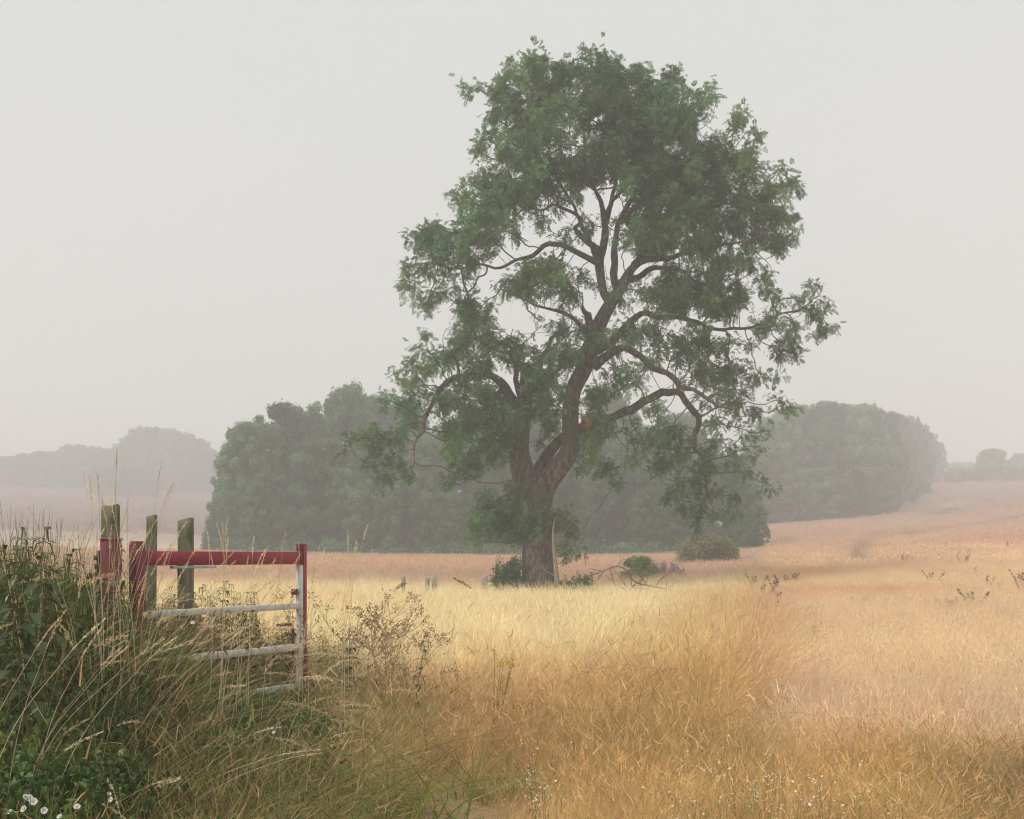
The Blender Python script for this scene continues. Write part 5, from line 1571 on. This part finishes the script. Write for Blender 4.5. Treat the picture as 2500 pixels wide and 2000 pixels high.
def umbel_plant(px, py, Y, spread, label, n=7):
    """dried branching stalk with small brown seed heads"""
    x = (px - 1250) / 2600 * Y; z0 = gz(x, Y); h = EYE + (1357 - py) / 2600 * Y - z0
    root = empty("dry_seed_plant", (x, Y, z0), label, "dry plant")
    st, sd = MB(), MB()
    def br(p, d, L, r, dep):
        e = p + d * L
        m = (p + e) / 2 + rng.normal(size=3) * .03 * L
        P, W = catmull([p, m, e], [r, r * .8, r * .6], .06); st.add(*tube(P, W, 5, False))
        if dep == 0:
            for _ in range(14):
                q = e + rng.normal(size=3) * .022
                sd.tube([q, q + rng.normal(size=3) * .006 + [0, 0, .004]], [.0045, .003], 4, True, col=np.ones(3) * (.7 + .6 * rng.random()))
            return
        for k in range(3 if dep > 1 else 4):
            dd = d + rng.normal(size=3) * .55; dd[2] = abs(dd[2]) * .8 + .35; dd /= np.linalg.norm(dd)
            br(e if k else m, dd, L * random.uniform(.42, .62), r * .6, dep - 1)
    for k in range(n):
        d = np.array([rng.normal() * .22 * spread, rng.normal() * .2, 1.0]); d /= np.linalg.norm(d)
        br(np.array([rng.normal() * .08 * spread, rng.normal() * .06, 0]), d, h * .5, .0055, 2)
    obj("stems", st.mesh("stems", M_straw), root); obj("seed_heads", sd.mesh("seed_heads", M_brown), root)
umbel_plant(838, 1375, 8.8, 1.3, "tall dry branching plant with brown seed heads right of the gate", 6)
umbel_plant(905, 1440, 9.0, 1.5, "lower dry branching plant next to the tall brown seeded one", 6)
umbel_plant(960, 1500, 9.6, 1.2, "last and smallest dry branching plant right of the gate", 4)

def dock(x, Y, h, label, group=None, n=3, mat=None):
    root = empty("dock_plant", (x, Y, gz(x, Y)), label, "dock", group)
    st, sd = MB(), MB()
    for k in range(n):
        e = np.array([rng.normal() * .14, rng.normal() * .14, h * random.uniform(.7, 1)])
        P, W = catmull([(rng.normal() * .03, 0, 0), e * .55 + rng.normal(size=3) * .03, e], [.007, .005, .003], .08)
        st.add(*tube(P, W, 4, False))
        for q in range(60):
            t = random.uniform(.42, 1); p = P[int(t * (len(P) - 1))] + rng.normal(size=3) * .03 * (1.3 - t)
            sd.add(p + rng.normal(size=(4, 3)) * .019, [[0, 1, 2, 3]], col=np.ones(3) * (.6 + .7 * rng.random()))
    obj("stems", st.mesh("stems", M_brown), root); obj("seed_heads", sd.mesh("seed_heads", mat or M_brown), root)
    return root
DG = "rusty docks scattered through the crop"
# docks along the furrow, and through the field (photo pixels, display scale 2156)
proto_d = None
furrow = [(1625, 1240), (1618, 1252), (1632, 1262), (1612, 1272), (1640, 1270), (1605, 1290), (1622, 1296), (1598, 1258), (1655, 1225), (1680, 1218), (1600, 1312), (1590, 1230), (1650, 1285)]
lone = [(1812, 1255, .6), (1838, 1248, .5), (1930, 1198, .7), (1962, 1215, .8), (1985, 1212, .6), (2000, 1226, .5), (2060, 1198, .7), (2085, 1228, .9), (2100, 1232, .7), (2145, 1228, 1.1), (2152, 1240, .9), (1995, 1262, .6), (2010, 1270, .6), (2045, 1262, .8),
        (1770, 1236, .5), (1840, 1182, .6), (1905, 1180, .6), (1995, 1148, .7), (2040, 1160, .6), (1925, 1143, .6), (1960, 1132, .6), (1870, 1150, .5), (2125, 1150, .7), (2080, 1135, .6), (2150, 1120, .6), (1720, 1330, .6), (1700, 1312, .5), (2105, 1128, .6), (2030, 1180, .6), (1790, 1200, .5)]
def pl(dx, dy, base=.0):
    px, py = dpx(dx, dy); Y = hit_y(px, py + 10, .25)
    return (px - 1250) / 2600 * Y, Y
first_d = None
for (a, b) in furrow:
    x, Y = pl(a, b)
    h = random.uniform(.6, .85)
    if first_d is None: first_d = dock(x, Y, .8, "rusty dock plant in the row along the furrow between meadow and crop", "rusty docks along the furrow", 4)
    else: dup(first_d, (x, Y, gz(x, Y)), random.uniform(0, 6), (h / .8 * random.uniform(.9, 1.8), h / .8 * 1.2, h / .8 * random.uniform(.6, 1.05)))
for i, (a, b, s) in enumerate(lone):
    x, Y = pl(a, b)
    s2 = s * (1 + .5 * (Y > 45))
    lab = "dark brown dock plant dotted through the crop of the right field"
    if i == 9: lab = "largest dark dock clump, at the right edge of the crop field"
    dup(first_d, (x, Y, gz(x, Y)), random.uniform(0, 6), (s2 * random.uniform(.7, 1.7), s2 * random.uniform(.7, 1.5), s2 * random.uniform(.65, 1.1)), lab, DG)

# white flowers
M_petal = leaf_mat("white petals", (.78, .76, .74), .35, var=.05)
M_yel = leaf_mat("yellow flowers", (.62, .43, .03), .2, var=.1)
def veg_hit(px, py):
    """where the photo's ray meets the top of the verge growth"""
    Y = np.arange(3.6, 12, .05); x = (px - 1250) / 2600 * Y; z = EYE + (1357 - py) / 2600 * Y
    top = ground(x, Y) + np.clip(EYE + (1357 - veg_top(np.full(len(Y), float(px)))) / 2600 * Y - ground(x, Y), .25, .7) * .7
    k = int(np.argmax(z < top)); return float(Y[k]) if z[k] < top[k] else 7.0
BW = [(62, 1945), (72, 1948), (82, 1957), (57, 1975), (23, 1982), (108, 1979), (188, 1969), (270, 1952), (267, 1938), (145, 1993), (119, 1636), (146, 1787), (211, 1808), (382, 1704), (267, 1688), (668, 1788), (294, 1839), (470, 1520)]
BL = {0: "leftmost white bindweed flower of the touching three in the bottom left corner", 6: "white bindweed flower alone between the bottom left cluster and the next pair", 7: "larger lower white bindweed flower of the upright pair near the bottom left", 8: "smaller upper white bindweed flower of the upright pair near the bottom left",
      10: "single white bindweed flower high in the verge at the far left", 16: "pale half closed bindweed flower hanging in the verge grass", 15: "tiny white flower in the tawny grass below the gate's latch post"}
bwf = None
for i, (px, py) in enumerate(BW):
    Y = max(4.2, veg_hit(px, py) - .7); p = px_world(px, py, Y)
    lab = BL.get(i, "small white bindweed flower in the dark green left verge")
    if bwf is None:
        bwf = empty("bindweed_flower", p, lab, "flower", "white bindweed flowers of the left verge")
        k = 14; a = np.arange(k) * 2 * math.pi / k
        prof_ = [(.003, -.035), (.006, -.02), (.012, -.006), (.023, .003), (.029, .002)]
        V_ = np.array([[r * (1 + .06 * math.cos(5 * t)) * math.cos(t), r * (1 + .06 * math.cos(5 * t)) * math.sin(t), z] for r, z in prof_ for t in a])
        ii = np.arange(4)[:, None] * k; jj = np.arange(k)[None]; j2 = (jj + 1) % k
        F_ = np.stack([ii + jj, ii + j2, ii + k + j2, ii + k + jj], -1).reshape(-1, 4)
        obj("petals", MB().add(V_, F_).mesh("petals", M_petal, True), bwf)
        obj("stalk", MB().tube([(0, 0, -.034), (.01, .01, -.10), (.0, .03, -.2)], [.003, .002, .0015], 5).mesh("stalk", M_green), bwf)
        o = bwf
    else:
        o = dup(bwf, p, 0, (1, 1, 1), lab)
    s = (random.uniform(.45, .65) if i not in (8, 10, 13, 14, 15, 17) else .33) * Y / 5.0
    o.scale = (s, s, s * random.uniform(.7, 1))
    o.rotation_euler = (R(random.uniform(35, 75)), R(random.uniform(-25, 25)), random.uniform(-.6, .6))

def daisy_mesh(n=5, h=.5):
    mb = MB()
    for _ in range(n):
        b0 = np.array([rng.normal() * .03, rng.normal() * .03, 0]); e = b0 + np.array([rng.normal() * .07, rng.normal() * .07, h * random.uniform(.75, 1)])
        mb.tube([b0, (b0 + e) / 2 + rng.normal(size=3) * .01, e], [.002, .0015, .001], 3, False, col=(.16, .2, .06))
        for _ in range(random.randrange(1, 4)):
            c_ = e + rng.normal(size=3) * .016
            k = 7; a = np.arange(k) * 2 * math.pi / k; nrm = rng.normal(size=3) * .5 + [0, -.3, 1]; nrm /= np.linalg.norm(nrm)
            u = np.cross(nrm, [1, 0, 0]); u /= np.linalg.norm(u); v = np.cross(nrm, u); r = random.uniform(.006, .010)
            V_ = np.vstack([c_ + nrm * .003, c_ + r * (np.cos(a)[:, None] * u + np.sin(a)[:, None] * v)])
            mb.add(V_, None, [[0, 1 + q, 1 + (q + 1) % k] for q in range(k)], col=(.8, .78, .7))
    return mb
P_daisy = [proto_mesh("small_white_flowers", daisy_mesh(5, .5), M_leafveg) for _ in range(4)]
spots = [(1700, 1840, 14, 60), (1850, 1890, 22, 110), (1960, 1950, 26, 120), (1330, 1950, 9, 40), (1280, 1850, 9, 40), (1420, 1680, 8, 60), (1340, 1660, 5, 30), (1460, 1760, 3, 20), (1690, 1740, 5, 60), (1370, 1815, 4, 30), (1620, 1930, 6, 80), (2010, 1850, 6, 60), (1600, 1990, 6, 90), (1840, 1765, 4, 20), (1180, 1630, 3, 30), (1310, 1880, 5, 30), (2150, 1975, 6, 70)]
xs_, ys_ = [], []
for (px, py, n_, sp) in spots:
    for _ in range(max(1, int(n_ * .36))):
        qx = px + rng.normal() * sp * .6; qy = py + rng.normal() * sp * .35
        Y = hit_y(qx, qy, .33); xs_.append((qx - 1250) / 2600 * Y); ys_.append(Y)
x, y = np.array(xs_), np.array(ys_)
scatter("white_wildflowers", np.stack([x, y, ground(x, y)], -1), P_daisy, np.abs(rng.normal(size=len(x))) * .15, .62 + .25 * rng.random(len(x)), np.ones((len(x), 3)), "sprays of tiny white wildflowers in the foreground grass", tilt_dir=rng.random(len(x)) * 6.28)
def ragwort(px, py, Y, label):
    x = (px - 1250) / 2600 * Y; z0 = gz(x, Y); h = EYE + (1357 - py) / 2600 * Y - z0
    root = empty("ragwort", (x, Y, z0), label, "wildflower")
    st, fl = MB(), MB()
    for _ in range(6):
        e = np.array([rng.normal() * .09, rng.normal() * .07, h + rng.normal() * .05])
        st.tube([(0, 0, 0), e * .6, e], [.004, .003, .002], 4, False)
        for _ in range(12):
            c_ = e + rng.normal(size=3) * .02
            fl.tube([c_, c_ + [0, 0, .006]], [.008, .005], 6)
    obj("stems", st.mesh("stems", M_green), root); obj("flowers", fl.mesh("flowers", M_yel), root)
ragwort(1203, 1617, 9.0, "small yellow flowering plant at the front edge of the pale meadow grass")

# trailing bright green weed near the path
def trailing():
    Y0 = hit_y(680, 1892, .12); x0 = (680 - 1250) / 2600 * Y0
    root = empty("trailing_weed", (x0, Y0, gz(x0, Y0)), "bright yellow green trailing weed lying across the worn grass", "weed")
    o = np.array(root.location); lf, st = MB(), MB()
    for r_ in range(3):
        P = []
        for t in np.linspace(0, 1, 14):
            px = 585 + 145 * t; py = 1872 + 40 * t + 10 * math.sin(t * 5 + r_ * 2)
            Y = Y0 + .25 * math.sin(t * 4 + r_) ; p = px_world(px, py, Y0 - .1 + r_ * .12); p[2] = gz(p[0], p[1]) + .22 + .04 * math.sin(t * 9 + r_)
            P.append(p - o)
        st.tube(P, [.003] * 14, 4, False)
        for i, p in enumerate(P):
            for _ in range(9):
                d = rng.normal(size=3) * np.array([1, 1, .3]); d /= np.linalg.norm(d); s = np.cross(d, [0, 0, 1.]); s /= np.linalg.norm(s)
                q = np.array(p) + rng.normal(size=3) * np.array([.04, .04, .015]); L_ = random.uniform(.02, .036)
                lf.add([q, q + d * L_ * .4 + s * L_ * .4, q + d * L_, q + d * L_ * .4 - s * L_ * .4], [[0, 1, 2, 3]], col=np.array([1.2, 1.2, .8]) * (.7 + .6 * rng.random()))
    obj("stem", st.mesh("stem", M_green), root); obj("leaves", lf.mesh("leaves", leaf_mat("trailing leaves", (.16, .24, .03), .3)), root)
trailing()
